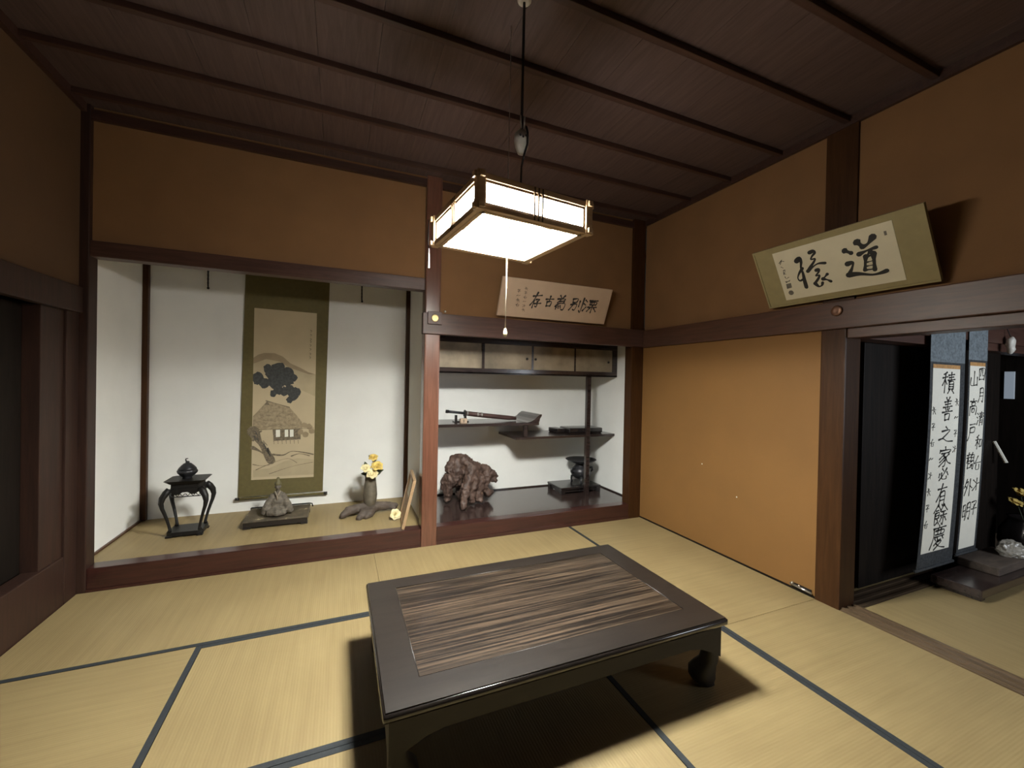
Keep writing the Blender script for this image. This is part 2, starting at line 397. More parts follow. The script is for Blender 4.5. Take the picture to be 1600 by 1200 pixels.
# characters as brush strokes in a unit box, x right, y down
CH = {
'seki': "35,2 12,12|5,28 42,22|25,8 22,95|22,35 4,62|26,40 38,55|50,15 95,10|55,26 90,22|47,38 100,33|72,2 72,36|56,45 56,78|56,45 90,43 90,78|58,56 88,55|58,67 88,66|56,78 90,77|62,82 50,98|82,82 97,97",
'zen': "35,2 42,12|65,0 55,12|20,20 80,15|28,30 75,26|10,42 92,36|50,12 50,52|33,47 38,55|66,45 60,54|5,62 97,56|30,70 33,95|30,70 72,67 68,92|33,93 70,90",
'no': "45,2 55,12|20,28 75,22 25,72|2,78 30,72 60,88 100,90",
'ie': "50,0 52,10|12,15 10,28|12,18 90,14 82,27|25,32 78,28|50,32 10,60|42,42 58,60 55,90 42,98|50,52 15,75|54,65 12,95|82,36 60,52|58,50 75,75 100,85",
'hitsu': "35,10 50,25|80,8 50,50 10,90|30,40 38,80 80,82 82,65|10,45 5,68|85,35 98,55",
'yu': "8,22 92,16|50,0 32,40 2,75|35,38 33,98|35,38 78,34 76,95 64,90|37,55 76,53|37,72 76,70",
'yo': "30,0 2,35|30,3 50,25|20,28 36,26|14,40 42,36 40,60|16,50 40,48|14,40 15,90 32,80|15,62 42,60|30,65 45,88|72,2 50,32|72,4 100,30|60,35 86,33|54,52 98,48|74,35 75,92 66,86|62,60 52,78|86,60 98,76",
'kei': "50,0 52,8|15,12 95,8|18,12 20,50 2,95|30,22 82,20 80,36 30,38|45,12 44,36|65,12 64,35|28,48 86,44|30,55 36,62|45,50 50,62 68,60|78,50 84,58|50,62 28,82|48,68 75,68 30,100|42,76 65,90 100,98",
'zon': "10,25 90,15|45,0 25,50 0,85|28,50 26,100|45,45 80,42 60,58|62,58 65,92 50,88|40,72 98,66",
'ko': "5,30 95,22|50,0 48,50|25,52 28,95|25,52 78,48 72,90|28,90 72,88",
'i': "30,2 40,12|70,0 20,50|15,25 80,20 70,35|35,40 80,36 68,50|10,75 35,55 90,52 85,92 68,92|20,80 18,92|35,72 40,85|52,70 58,82",
'betsu': "15,15 20,40|15,15 50,10 45,35|20,38 45,35|10,55 50,48 45,90 32,88|32,42 5,95|68,25 68,65|92,2 90,100 78,92",
'rin': "5,10 18,20|0,38 12,45|2,90 20,60|35,10 95,5|42,20 44,42|42,20 90,17 86,40|55,8 56,40|72,8 72,40|44,40 86,38|35,60 98,55|65,45 65,100|50,66 35,92|80,65 100,88",
'yon': "10,10 15,90|10,10 95,5 88,88|40,12 30,60|62,10 65,55 80,55|15,85 88,82",
'getsu': "30,0 28,60 5,100|30,0 80,0 78,95 65,90|30,30 78,28|30,55 78,53",
'sei': "5,10 18,20|0,38 12,45|2,90 20,60|40,10 95,8|45,22 90,20|35,34 100,30|67,0 67,34|48,45 45,100|48,45 88,43 86,95|50,60 86,58|50,75 86,73",
'wa': "40,0 10,15|2,35 50,28|28,15 26,100|26,40 2,75|28,45 48,65|62,35 64,85|62,35 95,32 92,82|64,82 92,80",
'san': "50,0 50,80|10,40 12,85 92,80|90,35 92,85",
'kou': "50,0 50,12|10,15 90,12|30,22 70,20 68,38 32,38 30,22|12,48 10,100|12,48 90,45 88,95|35,60 65,58 62,80 37,80 35,60",
'to': "20,5 85,0|25,25 80,20 75,50 25,52|25,25 20,70 2,100",
'kaku': "5,15 50,10|5,30 52,26|30,0 10,60|25,35 22,95|25,50 50,48|25,65 50,63|22,92 55,88|75,0 65,12|62,14 60,55|62,14 95,12 92,40|62,30 90,28|60,55 98,50 92,98 80,92|62,75 60,88|72,72 74,85|82,70 85,82",
'soto': "30,0 2,50|25,20 50,18 10,95|20,42 35,55|70,0 70,100|70,40 100,55",
'mei': "8,15 10,80|8,15 38,12 36,78|10,45 36,43|10,78 36,76|58,5 55,60 40,100|58,5 95,3 92,95 80,90|58,30 92,28|57,52 92,50",
'dot1': "20,0 30,30|0,45 90,40|50,10 30,100|60,60 95,100",
'dot2': "10,10 80,5 40,50|15,60 90,55|50,30 45,100",
'dot3': "50,0 20,40|0,50 95,45|30,60 30,95 75,95 75,60",
'dot4': "0,60 30,30 50,55 90,35",
'dot5': "5,20 45,40|60,10 60,95|5,95 60,60|60,50 95,45",
}
def glyph(mb, P, key, cx, cy, w, h, lw, d, slant=0.0):
    """cx, cy centre in metres on the sheet; w, h size in metres"""
    for st in CH[key].split('|'):
        pts = []
        for a in st.split():
            x, y = a.split(','); x = float(x)/100-0.5; y = 0.5-float(y)/100
            pts.append((cx+x*w+slant*y*h, cy+y*h))
        brush(mb, P, pts, lw, d)

# ================================================================== STRUCTURE
ZC = 3.14
XL = -4.51
struct('floor', MB().box(-4.9, 3.4, -4.4, 1.2, -0.12, -0.05), M_SUB)
# ceiling boards with seams
cb = MB()
x = -4.6
for i in range(16):
    cb.box(x, x+0.298, -4.2, 0.1, ZC, ZC+0.03); x += 0.30
struct('ceiling', cb, W_CEIL)
n = 1
def trim(mb, mat, label=None):
    global n
    o = struct('trim_%d' % n, mb, mat, label); n += 1
    return o
for y in (-0.16, -0.60, -1.02, -1.45, -1.88, -2.30, -2.73, -3.15):
    trim(MB().box(-4.55, 0.02, y-0.018, y+0.018, ZC-0.034, ZC, 0.004), W_BATTEN, 'dark ceiling batten running along the boards')
# back wall
struct('wall_back', MB().box(-4.52, -2.30, 0.03, 0.09, 2.27, ZC).box(-2.19, 0.02, 0.03, 0.09, 1.97, ZC), M_OCHRE)
struct('wall_alcove_back', MB().box(-4.60, -2.27, 1.02, 1.08, 0.1, 2.75), M_WHITE)
struct('wall_alcove_left', MB().box(-4.60, -4.535, 0.02, 1.02, 0.1, 2.75), M_WHITE)
struct('wall_alcove_partition', MB().box(-2.285, -2.215, 0.10, 1.08, 0.1, 2.75), M_WHITE)
struct('wall_shelf_bay_back', MB().box(-2.215, 0.07, 0.965, 1.02, 0.1, 1.98), M_WHITE)
struct('wall_shelf_bay_right', MB().box(0.003, 0.07, 0.0, 0.965, 0.1, 1.98), M_WHITE)
struct('ceiling_alcove', MB().box(-4.60, -2.215, 0.09, 1.08, 2.72, 2.78).box(-2.215, 0.12, 0.09, 0.99, 1.97, 2.03), W_CEIL)
# alcove posts and beams
trim(MB().box(-2.314, -2.181, -0.012, 0.12, -0.05, ZC, 0.012), W_TOKO, 'polished reddish pillar between the scroll alcove and the shelf bay')
trim(MB().box(-0.149, 0.0, -0.004, 0.11, -0.05, ZC, 0.006), W_POST, 'brown corner post at the right end of the shelf bay')
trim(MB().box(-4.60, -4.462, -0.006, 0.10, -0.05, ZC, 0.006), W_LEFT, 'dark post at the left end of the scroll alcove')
trim(MB().box(-4.462, -2.314, 0.0, 0.10, 2.172, 2.275, 0.006), W_TRIMX, 'dark lintel over the scroll alcove')
trim(MB().box(-4.462, -2.314, 0.0, 0.11, 0.0, 0.151, 0.006).box(-4.462, -2.314, -0.008, 0.0, 0.0, 0.016), W_REDX, 'glossy dark red sill of the scroll alcove')
trim(MB().box(-2.181, -0.149, 0.0, 0.10, 0.0, 0.151, 0.005).box(-2.181, -0.149, -0.008, 0.0, 0.0, 0.03), W_REDX, 'dark red sill of the shelf bay')
trim(MB().box(-4.535, -4.495, 0.975, 1.02, 0.151, 2.72, 0.003), W_POST, 'thin brown post in the left back corner of the scroll alcove')
trim(MB().box(-2.325, -2.285, 0.975, 1.02, 0.151, 2.72, 0.003), W_POST, 'thin brown post in the right back corner of the scroll alcove')
trim(MB().box(-4.535, -4.520, 0.10, 0.98, 0.151, 0.165), W_TRIMY)
# alcove floors
struct('floor_alcove', MB().box(-4.535, -2.285, 0.11, 1.02, 0.0, 0.149), M_TATX)
struct('floor_shelf_bay', MB().box(-2.215, 0.003, 0.10, 0.965, 0.0, 0.150), W_JIITA)
trim(MB().box(-2.215, 0.003, 0.950, 0.965, 0.15, 0.163), W_SHELF)
trim(MB().box(-0.012, 0.003, 0.11, 0.950, 0.15, 0.163), W_SHELF)
# picture rails of the shelf bay and walls
trim(MB().box(-2.335, -0.0, -0.032, 0.03, 1.803, 1.982, 0.006), W_TRIMX, 'brown wall rail across the shelf bay below the framed calligraphy')
trim(MB().box(-0.032, 0.02, -3.6, -0.032, 1.797, 1.974, 0.006), W_TRIMY, 'brown wall rail along the right wall')
# right wall
struct('wall_right', MB().box(0.0, 0.07, -1.76, 0.0, 0.012, 1.80), M_OCHRE2, 'plain ochre wall panel between corner post and doorway')
struct('wall_right_upper', MB().box(0.012, 0.07, -4.2, 0.0, 1.97, ZC), M_OCHRE)
trim(MB().box(-0.006, 0.03, -1.76, 0.0, -0.05, 0.010), W_DARK)
trim(MB().box(-0.012, 0.15, -1.905, -1.757, -0.05, 1.80, 0.008), W_POST, 'brown post at the left side of the doorway')
trim(MB().box(-0.004, 0.15, -1.942, -1.757, 1.97, ZC, 0.006), W_POST)
trim(MB().box(0.0, 0.15, -3.6, -1.905, 1.735, 1.80, 0.004), W_TRIMY, 'door head over the doorway to the next room')
s = MB().box(0.0, 0.155, -3.6, -1.905, -0.05, 0.004, 0.002)
for a in (0.012, 0.070, 0.128): s.box(a, a+0.018, -3.6, -1.905, 0.004, 0.013)
trim(s, W_SILL, 'grooved wooden threshold of the doorway')
struct('wall_right_near', MB().box(0.0, 0.07, -4.2, -3.6, -0.05, 1.97), M_OCHRE)
trim(MB().box(-4.5, 0.01, 0.0, 0.03, ZC-0.09, ZC-0.03), W_BATTEN)
trim(MB().box(-0.012, 0.012, -4.2, 0.0, ZC-0.055, ZC), W_BATTEN)
trim(MB().box(XL, XL+0.03, -4.2, 0.0, ZC-0.055, ZC), W_BATTEN)
# left wall
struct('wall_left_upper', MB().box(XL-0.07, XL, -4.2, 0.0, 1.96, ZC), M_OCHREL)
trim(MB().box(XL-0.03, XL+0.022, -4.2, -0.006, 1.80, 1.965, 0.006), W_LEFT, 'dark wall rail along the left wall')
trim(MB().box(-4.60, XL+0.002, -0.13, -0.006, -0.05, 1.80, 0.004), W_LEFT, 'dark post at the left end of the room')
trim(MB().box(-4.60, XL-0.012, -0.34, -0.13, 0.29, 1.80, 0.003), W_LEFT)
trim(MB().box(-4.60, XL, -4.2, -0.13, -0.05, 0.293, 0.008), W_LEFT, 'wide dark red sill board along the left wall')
struct('door_1', MB().box(-4.66, -4.60, -1.25, -0.30, 0.293, 1.80, 0.003), W_DARK)
struct('door_2', MB().box(-4.70, -4.64, -2.6, -1.20, 0.293, 1.80, 0.003), W_DARK)
struct('wall_left', MB().box(-4.78, -4.71, -4.2, 0.0, -0.05, 1.98), W_DARK)

# ------------------------------------------------------------------ next room
struct('floor_next_room', MB().box(0.155, 3.3, -4.4, 0.3, -0.05, -0.028), M_SUB)
sx = MB().box(0.152, 3.2, -1.945, -1.80, -0.05, 0.002)
for a in (-1.94, -1.885, -1.83): sx.box(0.152, 3.2, a, a+0.02, 0.002, 0.009)
trim(sx, W_SILLX, 'grooved sill running away into the next room')
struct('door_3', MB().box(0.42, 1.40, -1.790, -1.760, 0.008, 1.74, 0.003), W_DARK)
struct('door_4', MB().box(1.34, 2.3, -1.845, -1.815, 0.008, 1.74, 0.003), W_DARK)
trim(MB().box(0.15, 3.2, -1.93, -1.80, 1.74, 1.80), W_TRIMX)
trim(MB().box(0.152, 3.2, -1.955, -1.93, 1.80, 1.96), W_TRIMX)
struct('wall_next_room_left', MB().box(0.07, 3.2, -1.92, -1.86, 1.80, 2.8), M_OCHRE)
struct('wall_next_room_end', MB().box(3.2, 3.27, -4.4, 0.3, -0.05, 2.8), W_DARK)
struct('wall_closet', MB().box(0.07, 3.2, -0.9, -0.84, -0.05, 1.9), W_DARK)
struct('ceiling_next_room', MB().box(0.07, 3.27, -4.8, 0.3, 2.8, 2.86), W_CEIL)
struct('wall_next_room_front', MB().box(0.07, 0.8, -4.46, -4.4, -0.05, 2.8).box(2.3, 3.27, -4.46, -4.4, -0.05, 2.8)
       .box(0.8, 2.3, -4.46, -4.4, -0.05, 0.9).box(0.8, 2.3, -4.46, -4.4, 2.0, 2.8), M_OCHRE)
wf = MB().box(0.8, 0.84, -4.47, -4.42, 0.9, 2.0).box(2.26, 2.3, -4.47, -4.42, 0.9, 2.0).box(0.8, 2.3, -4.47, -4.42, 0.9, 0.94).box(0.8, 2.3, -4.47, -4.42, 1.96, 2.0).box(1.53, 1.57, -4.46, -4.43, 0.9, 2.0)
struct('window_added', wf, W_POST)  # unseen window, made up to let the added light reach the scrolls
struct('window_2', MB().box(3.17, 3.195, -1.665, -1.60, 1.34, 1.61), M_SHOJI, 'narrow bluish window slit at the dark end of the next room')

# ================================================================== TATAMI MATS
def mat(label, x0, x1, y0, y1, along, edges, g='tatami mats on the floor'):
    t = thing('tatami_mat', label, 'tatami mat', ((x0+x1)/2, (y0+y1)/2, -0.05), g)
    G = 0.0012
    finish('rush_cover', MB().box(x0+G, x1-G, y0+G, y1-G, -0.05, 0.0), M_TATX if along == 'x' else M_TATY, t)
    W, T = 0.027, 0.0016
    for e in edges:
        b = MB()
        if e == 'front': b.box(x0+G, x1-G, y0+G, y0+W, -0.049, T)
        if e == 'back': b.box(x0+G, x1-G, y1-W, y1-G, -0.049, T)
        if e == 'left': b.box(x0+G, x0+W, y0+G, y1-G, -0.049, T)
        if e == 'right': b.box(x1-W, x1-G, y0+G, y1-G, -0.049, T)
        finish('border', b, M_EDGE, t)
    return t
mat('tatami mat along the foot of the scroll alcove', -4.505, -2.692, -0.897, -0.009, 'x', ['front'])
mat('tatami mat along the foot of the shelf bay, behind the table', -2.692, -0.88, -0.897, -0.009, 'x', ['front'])
mat('tatami mat by the left wall, lower left corner of the photo', -4.505, -3.612, -2.75, -0.897, 'y', ['right'])
mat('tatami mat running under the left half of the table', -3.612, -1.757, -1.80, -0.897, 'x', ['front', 'back'])
mat('nearest tatami mat in front of the left end of the table', -3.612, -1.757, -2.75, -1.80, 'x', ['back'])
mat('tatami mat under the right end of the table', -1.757, -0.88, -2.75, -0.897, 'y', ['left', 'right'])
mat('tatami mat against the ochre wall panel', -0.88, -0.007, -1.76, -0.009, 'y', ['left'])
mat('tatami mat beside the doorway threshold', -0.88, -0.007, -3.55, -1.76, 'y', ['left'])
mat('tatami mat beyond the threshold in the next room', 0.157, 2.0, -2.85, -1.947, 'x', ['front'])
mat('sliver of tatami behind the post in the next room', 0.152, 2.0, -1.798, -0.905, 'x', [])

# ================================================================== LOW TABLE
TX0, TX1, TY0, TY1, TZ = -2.824, -1.268, -2.128, -1.188, 0.33
tcx, tcy = (TX0+TX1)/2, (TY0+TY1)/2
tb = thing('low_table', 'low dark wooden table with curved legs on the tatami', 'table', (tcx, tcy, 0))
IX0, IX1, IY0, IY1 = -2.683, -1.408, -1.990, -1.300
fr = MB()
fr.prism([(TX0,TY0,TZ-0.032),(TX1,TY0,TZ-0.032),(TX1,IY0,TZ-0.032),(TX0,IY0,TZ-0.032)], (0,0,0.032))
fr.prism([(TX0,IY1,TZ-0.032),(TX1,IY1,TZ-0.032),(TX1,TY1,TZ-0.032),(TX0,TY1,TZ-0.032)], (0,0,0.032))
fr.prism([(TX0,IY0,TZ-0.032),(IX0,IY0,TZ-0.032),(IX0,IY1,TZ-0.032),(TX0,IY1,TZ-0.032)], (0,0,0.032))
fr.prism([(IX1,IY0,TZ-0.032),(TX1,IY0,TZ-0.032),(TX1,IY1,TZ-0.032),(IX1,IY1,TZ-0.032)], (0,0,0.032))
bmesh.ops.remove_doubles(fr.bm, verts=fr.bm.verts, dist=0.0005)
# drop the hidden inner walls between strips, then round the outer rim
inner = [f for f in fr.bm.faces if abs(f.normal.z) < 0.5 or True]
fr.bm.normal_update()
kill = []
for f in fr.bm.faces:
    c = f.calc_center_median()
    if abs(f.normal.z) < 0.1 and abs(c.y-IY0) < 1e-4 and (c.x < IX0 or c.x > IX1): kill.append(f)
    if abs(f.normal.z) < 0.1 and abs(c.y-IY1) < 1e-4 and (c.x < IX0 or c.x > IX1): kill.append(f)
bmesh.ops.delete(fr.bm, geom=kill, context='FACES_ONLY')
rim = [e for e in fr.bm.edges if all(abs(v.co.x-TX0)<1e-4 or abs(v.co.x-TX1)<1e-4 or abs(v.co.y-TY0)<1e-4 or abs(v.co.y-TY1)<1e-4 for v in e.verts)
       and abs(e.verts[0].co.z-e.verts[1].co.z) < 1e-5
       and (abs(e.verts[0].co.x-e.verts[1].co.x)<1e-5 and abs(e.verts[0].co.x) in (abs(TX0),abs(TX1)) or abs(e.verts[0].co.y-e.verts[1].co.y)<1e-5 and (abs(e.verts[0].co.y-TY0)<1e-4 or abs(e.verts[0].co.y-TY1)<1e-4)
            or abs(e.verts[0].co.x-TX0)<1e-4 and abs(e.verts[1].co.x-TX0)<1e-4 or abs(e.verts[0].co.x-TX1)<1e-4 and abs(e.verts[1].co.x-TX1)<1e-4)]
finish('tabletop_frame', MB().box(TX0, TX1, TY0, TY1, TZ-0.034, TZ-0.004, 0.012), W_RIM, tb, True)
fr.bm.free()
# the top surface: frame boards round a sunk panel
def ring_boards(z0, z1):
    b = MB(); e = 0.010
    b.prism([(TX0+e,TY0+e,z0),(TX1-e,TY0+e,z0),(IX1,IY0,z0),(IX0,IY0,z0)], (0,0,z1-z0))
    b.prism([(TX1-e,TY0+e,z0),(TX1-e,TY1-e,z0),(IX1,IY1,z0),(IX1,IY0,z0)], (0,0,z1-z0))
    b.prism([(TX1-e,TY1-e,z0),(TX0+e,TY1-e,z0),(IX0,IY1,z0),(IX1,IY1,z0)], (0,0,z1-z0))
    b.prism([(TX0+e,TY1-e,z0),(TX0+e,TY0+e,z0),(IX0,IY0,z0),(IX0,IY1,z0)], (0,0,z1-z0))
    return b
finish('edge_boards', ring_boards(TZ-0.010, TZ), W_TABLE, tb)
finish('panel', MB().box(IX0, IX1, IY0, IY1, TZ-0.008, TZ-0.0022), W_TABLEP, tb)['label'] = 'strongly grained brown inset panel'
bead = MB()
for (a, b2) in (((IX0,IY0),(IX1,IY0)),((IX1,IY0),(IX1,IY1)),((IX1,IY1),(IX0,IY1)),((IX0,IY1),(IX0,IY0))):
    bead.tube([(a[0],a[1],TZ-0.0012),(b2[0],b2[1],TZ-0.0012)], 0.0022, 6)
finish('bead', bead, W_TABLE, tb, True)
# waist and aprons
ins = 0.022
AX0, AX1, AY0, AY1 = TX0+ins, TX1-ins, TY0+ins, TY1-ins
finish('waist', MB().box(AX0+0.012, AX1-0.012, AY0+0.012, AY1-0.012, TZ-0.055, TZ-0.034), W_TABLE, tb)
AZ1, AZ0 = TZ-0.048, TZ-0.115
def apron(p, q, nrm):
    p, q, nv = Vector(p), Vector(q), Vector(nrm)
    L = (q-p).length; d = (q-p).normalized()
    prof = []
    N_ = 24
    for i in range(N_+1):
        t = i/N_; s_ = L*t
        e = min(s_, L-s_)
        drop = 0.0
        if e < 0.20: drop = 0.075*(1-math.sin(min(1, e/0.20)*PI/2))
        prof.append((s_, AZ0-drop))
    pts = [p+d*0+Vector((0,0,AZ1-p.z)), p+d*L+Vector((0,0,AZ1-p.z))]
    pl = [Vector((p+d*s_).to_tuple()[:2]+(z,)) for s_, z in prof]
    b = MB()
    outer = [(v, v+nv*-0.024) for v in pl]
    tops = [(Vector((v.x, v.y, AZ1)), Vector((v.x, v.y, AZ1))+nv*-0.024) for v in pl]
    for i in range(N_):
        b.hexa([outer[i][0], outer[i+1][0], outer[i+1][1], outer[i][1], tops[i][0], tops[i+1][0], tops[i+1][1], tops[i][1]])
    bmesh.ops.remove_doubles(b.bm, verts=b.bm.verts, dist=1e-5)
    return b
finish('apron', apron((AX0,AY0,0),(AX1,AY0,0),(0,-1,0)), W_APRON, tb)
finish('apron', apron((AX0,AY1,0),(AX1,AY1,0),(0,1,0)), W_APRON, tb)
finish('apron', apron((AX0,AY0+0.0245,0),(AX0,AY1-0.0245,0),(-1,0,0)), W_APRON, tb)
finish('apron', apron((AX1,AY0+0.0245,0),(AX1,AY1-0.0245,0),(1,0,0)), W_APRON, tb)
def cabriole(cx, cy, dx, dy):
    # stacked rounded squares: shoulder flush with the apron, waist drawn in, foot swelling out
    prof = [(0.002, 0.036, 0), (0.012, 0.050, 0), (0.035, 0.060, 0), (0.065, 0.060, 0), (0.095, 0.050, 0), (0.12, 0.042, 0),
            (0.15, 0.038, 0), (0.18, 0.040, 0), (0.21, 0.048, 0), (0.24, 0.058, 0), (AZ1, 0.066, 0)]
    b = MB(); rings = []
    for z, h, off in prof:
        h = h*0.92
        off = h*0.95+(0.010 if z < 0.02 else 0.004 if z < 0.10 else 0.0)
        ox, oy = cx-dx*off, cy-dy*off
        ring = []
        for k in range(16):
            a = 2*PI*k/16+PI/16
            c_, s_ = math.cos(a), math.sin(a)
            q = 1/max(abs(c_), abs(s_))**0.8
            ring.append(b.bm.verts.new((ox+c_*q*h*0.95, oy+s_*q*h*0.95, z)))
        rings.append(ring)
    for i in range(len(rings)-1):
        for k in range(16): b.bm.faces.new([rings[i][k], rings[i][(k+1)%16], rings[i+1][(k+1)%16], rings[i+1][k]])
    b.bm.faces.new(rings[0][::-1]); b.bm.faces.new(rings[-1])
    return b
for (cx, cy, dx, dy) in ((AX0,AY0,-1,-1),(AX1,AY0,1,-1),(AX1,AY1,1,1),(AX0,AY1,-1,1)):
    finish('leg', cabriole(cx, cy, dx, dy), W_APRON, tb, True)

# ================================================================== PENDANT LAMP
LX, LY, LZ0, LZ1, LR = -2.229, -1.636, 2.098, 2.252, math.radians(6.3)
lamp = thing('pendant_lamp', 'square wooden pendant lamp with glowing paper sides over the table', 'lamp', (LX, LY, LZ0))
H = 0.270
def lrot(mb): return mb.rot(LR, 'Z', (LX, LY, 0))
def side(k, mb):   # a piece modelled for the front side, turned to side k
    mb.rot(k*PI/2, 'Z', (LX, LY, 0)); return lrot(mb)
EXT = 0.030
for k in range(4):
    f = MB()
    f.box(LX-H-EXT, LX+H+EXT, LY-H-0.011, LY-H+0.011, LZ1-0.030, LZ1-0.006, 0.002)
    f.box(LX-H-EXT, LX+H+EXT, LY-H-0.011, LY-H+0.011, LZ0+0.004, LZ0+0.026, 0.002)
    fo = finish('side_frame', side(k, f), W_LAMP, lamp)
    br = MB()
    for dx in (-0.020, 0.0, 0.020): br.box(LX+dx-0.0035, LX+dx+0.0035, LY-H-0.013, LY-H-0.004, LZ0+0.006, LZ1-0.008)
    for sx_ in (-1, 1): br.box(LX+sx_*0.252-0.008, LX+sx_*0.252+0.008, LY-H-0.006, LY-H+0.006, LZ0+0.026, LZ1-0.030)
    br.box(LX-0.25, LX+0.25, LY-H-0.005, LY-H+0.005, LZ1-0.040, LZ1-0.030)
    br.box(LX-0.25, LX+0.25, LY-H-0.005, LY-H+0.005, LZ0+0.026, LZ0+0.034)
    finish('lattice', side(k, br), W_LATT, fo)
    pp = MB().box(LX-0.245, LX+0.245, LY-H-0.001, LY-H+0.001, LZ0+0.030, LZ1-0.034)
    finish('paper_panel', side(k, pp), M_SHADE, lamp)['label'] = 'glowing white paper panel'
    cp = MB().box(LX-H-0.018, LX-H+0.018, LY-H-0.018, LY-H+0.018, LZ0, LZ1, 0.003)
    finish('corner_post', side(k, cp), W_LAMP, lamp)
    rl = MB().box(LX-H, LX+H, LY-H+0.011, LY-H+0.030, LZ0+0.002, LZ0+0.014)
    finish('bottom_rail', side(k, rl), W_LAMP, lamp)
finish('top_board', lrot(MB().box(LX-H+0.020, LX+H-0.020, LY-H+0.020, LY+H-0.020, LZ1-0.024, LZ1-0.012)), W_LAMP, lamp)
finish('reflector', MB().lathe((LX,LY,0), [(0.0, LZ1-0.040),(0.17, LZ1-0.040),(0.215, LZ1-0.050),(0.222, LZ1-0.046),(0.218, LZ1-0.026),(0.0, LZ1-0.025)], 32), M_REFL, lamp, True)
for R_ in (0.165, 0.120):
    finish('fluorescent_ring', MB().torus((LX, LY, LZ1-0.068), R_, 0.0135, 40, 8), M_RING, lamp, True)
finish('ring_socket', lrot(MB().box(LX-0.05, LX+0.05, LY-0.02, LY+0.02, LZ1-0.082, LZ1-0.041, 0.004)), M_REFL, lamp)
pc = finish('pull_cord', MB().tube([(LX,LY,LZ1-0.08),(LX+0.001,LY,1.95),(LX-0.001,LY,1.675)], 0.0026, 6), M_CORD, lamp, True)
finish('pull_knob', MB().lathe((LX-0.001,LY,1.635), [(0.004,0),(0.0085,0.006),(0.0095,0.02),(0.006,0.038),(0.002,0.042)], 14), M_PALE, pc, True)
cdx, cdy = LX-0.33, LY+0.268
ct = finish('side_cord', MB().tube([(cdx,cdy,LZ1-0.01),(cdx,cdy,2.10),(cdx+0.002,cdy,2.03)], 0.003, 6), M_BLKCORD, lamp, True)
finish('tassel', MB().tube([(cdx+0.003,cdy-0.004,2.095),(cdx+0.004,cdy-0.004,2.03),(cdx+0.003,cdy-0.004,1.995)], [0.003,0.0035,0.006], 8), M_WHITEPL, ct, True)
HX, HY = -2.234, -1.80
finish('power_cord', MB().tube([(HX,HY,ZC-0.002),(HX-0.001,HY,2.62),(HX+0.001,HY,2.545)], 0.0065, 8), M_BLKCORD, lamp, True)
finish('power_cord', MB().tube([(HX+0.014,HY-0.016,2.555),(HX+0.015,HY-0.031,2.52),(HX+0.015,HY-0.031,2.47),(HX+0.008,HY-0.008,2.425),(HX+0.002,HY,2.38),(HX,HY,LZ1-0.012)], 0.0050, 8), M_BLKCORD, lamp, True)
finish('hanging_wire', MB().tube([(LX,LY,ZC-0.002),(LX,LY,LZ1-0.01)], 0.0016, 6), M_STEEL, lamp, True)
rose = MB().lathe((HX,HY,ZC-0.03), [(0.022,0.0),(0.032,0.008),(0.034,0.03)], 18)
finish('ceiling_rose', rose, M_WHITEPL, lamp, True)
loop = MB().tube([(HX-0.012,HY-0.012,2.60),(HX-0.011,HY-0.012,2.57),(HX-0.007,HY-0.012,2.545)], 0.0032, 6).tube([(HX+0.008,HY-0.012,2.60),(HX+0.007,HY-0.012,2.57),(HX+0.004,HY-0.012,2.545)], 0.0032, 6)
finish('cord_loop', loop, M_WHITEPL, lamp, True)
cl = MB().lathe((HX,HY,2.435), [(0.0,0.0),(0.018,0.003),(0.030,0.03),(0.036,0.06),(0.032,0.09),(0.016,0.108),(0.0,0.112)], 20, 1.0, 0.75)
cleat = finish('cord_adjuster', cl, M_WHITEPL, lamp, True)
cleat['label'] = 'aged white ceramic cord adjuster'
hl = MB()
for dx, dz in ((-0.018, 0.070), (-0.004, 0.066), (0.010, 0.074)): hl.ball((HX+dx, HY-0.0275, 2.435+dz), 0.0055, sub=1)
finish('cord_hole', hl, M_BLKCORD, cleat)

# ================================================================== LANDSCAPE SCROLL
YB = 1.02
scroll = thing('hanging_scroll', 'olive bordered hanging scroll with a landscape painting in the white alcove', 'scroll', (-3.45, YB-0.02, 0.265))
SP = Plane((-3.825, YB-0.014, 0.285), (-3.108, YB-0.014, 0.285), (-3.785, YB-0.014, 2.70), (0,-1,0))
mt_ = MB(); slab(mt_, SP, 0, 1, 0, 1, -0.003, 0.0)
finish('silk_mount', mt_, M_OLIVE, scroll)
PP = Plane((-3.722, YB-0.014, 0.440), (-3.192, YB-0.014, 0.432), (-3.716, YB-0.014, 2.058), (0,-1,0))
ps = MB(); slab(ps, PP, 0, 1, 0, 1, 0.0, 0.0012)
pnt = finish('painting', ps, M_PAPERP, scroll)
def cp_(x, y):   # studied from the painting: its own width and height as 0..1
    v = 1-(y-92)/922.0
    u = (x-(112-27*(1-v)))/338.0
    return u, v
def ppoly(mb, pts, d):
    q = [cp_(*p) for p in pts]
    q = [(min(1, max(0, a)), min(1, max(0, b))) for a, b in q]
    poly(mb, PP, q, d)
PW_, PH_ = PP.U.length, PP.V.length
def pbrush(mb, pts, w, d):
    q = []
    for p in pts:
        u, v = cp_(*p); q.append((min(0.985, max(0.015, u))*PW_, v*PH_))
    brush(mb, PP, q, w*PW_/338.0, d)
M_MTN = plain('ink_wash_mountain', (0.31, 0.24, 0.15), 0.85, var=0.12, vscale=8)
M_MIST = plain('ink_wash_mist', (0.44, 0.36, 0.23), 0.85, var=0.08, vscale=8)
M_PINE = plain('ink_wash_pine', (0.050, 0.052, 0.050), 0.8, var=0.3, vscale=50)
M_ROOF = plain('ink_wash_roof', (0.33, 0.26, 0.165), 0.85, var=0.25, vscale=40)
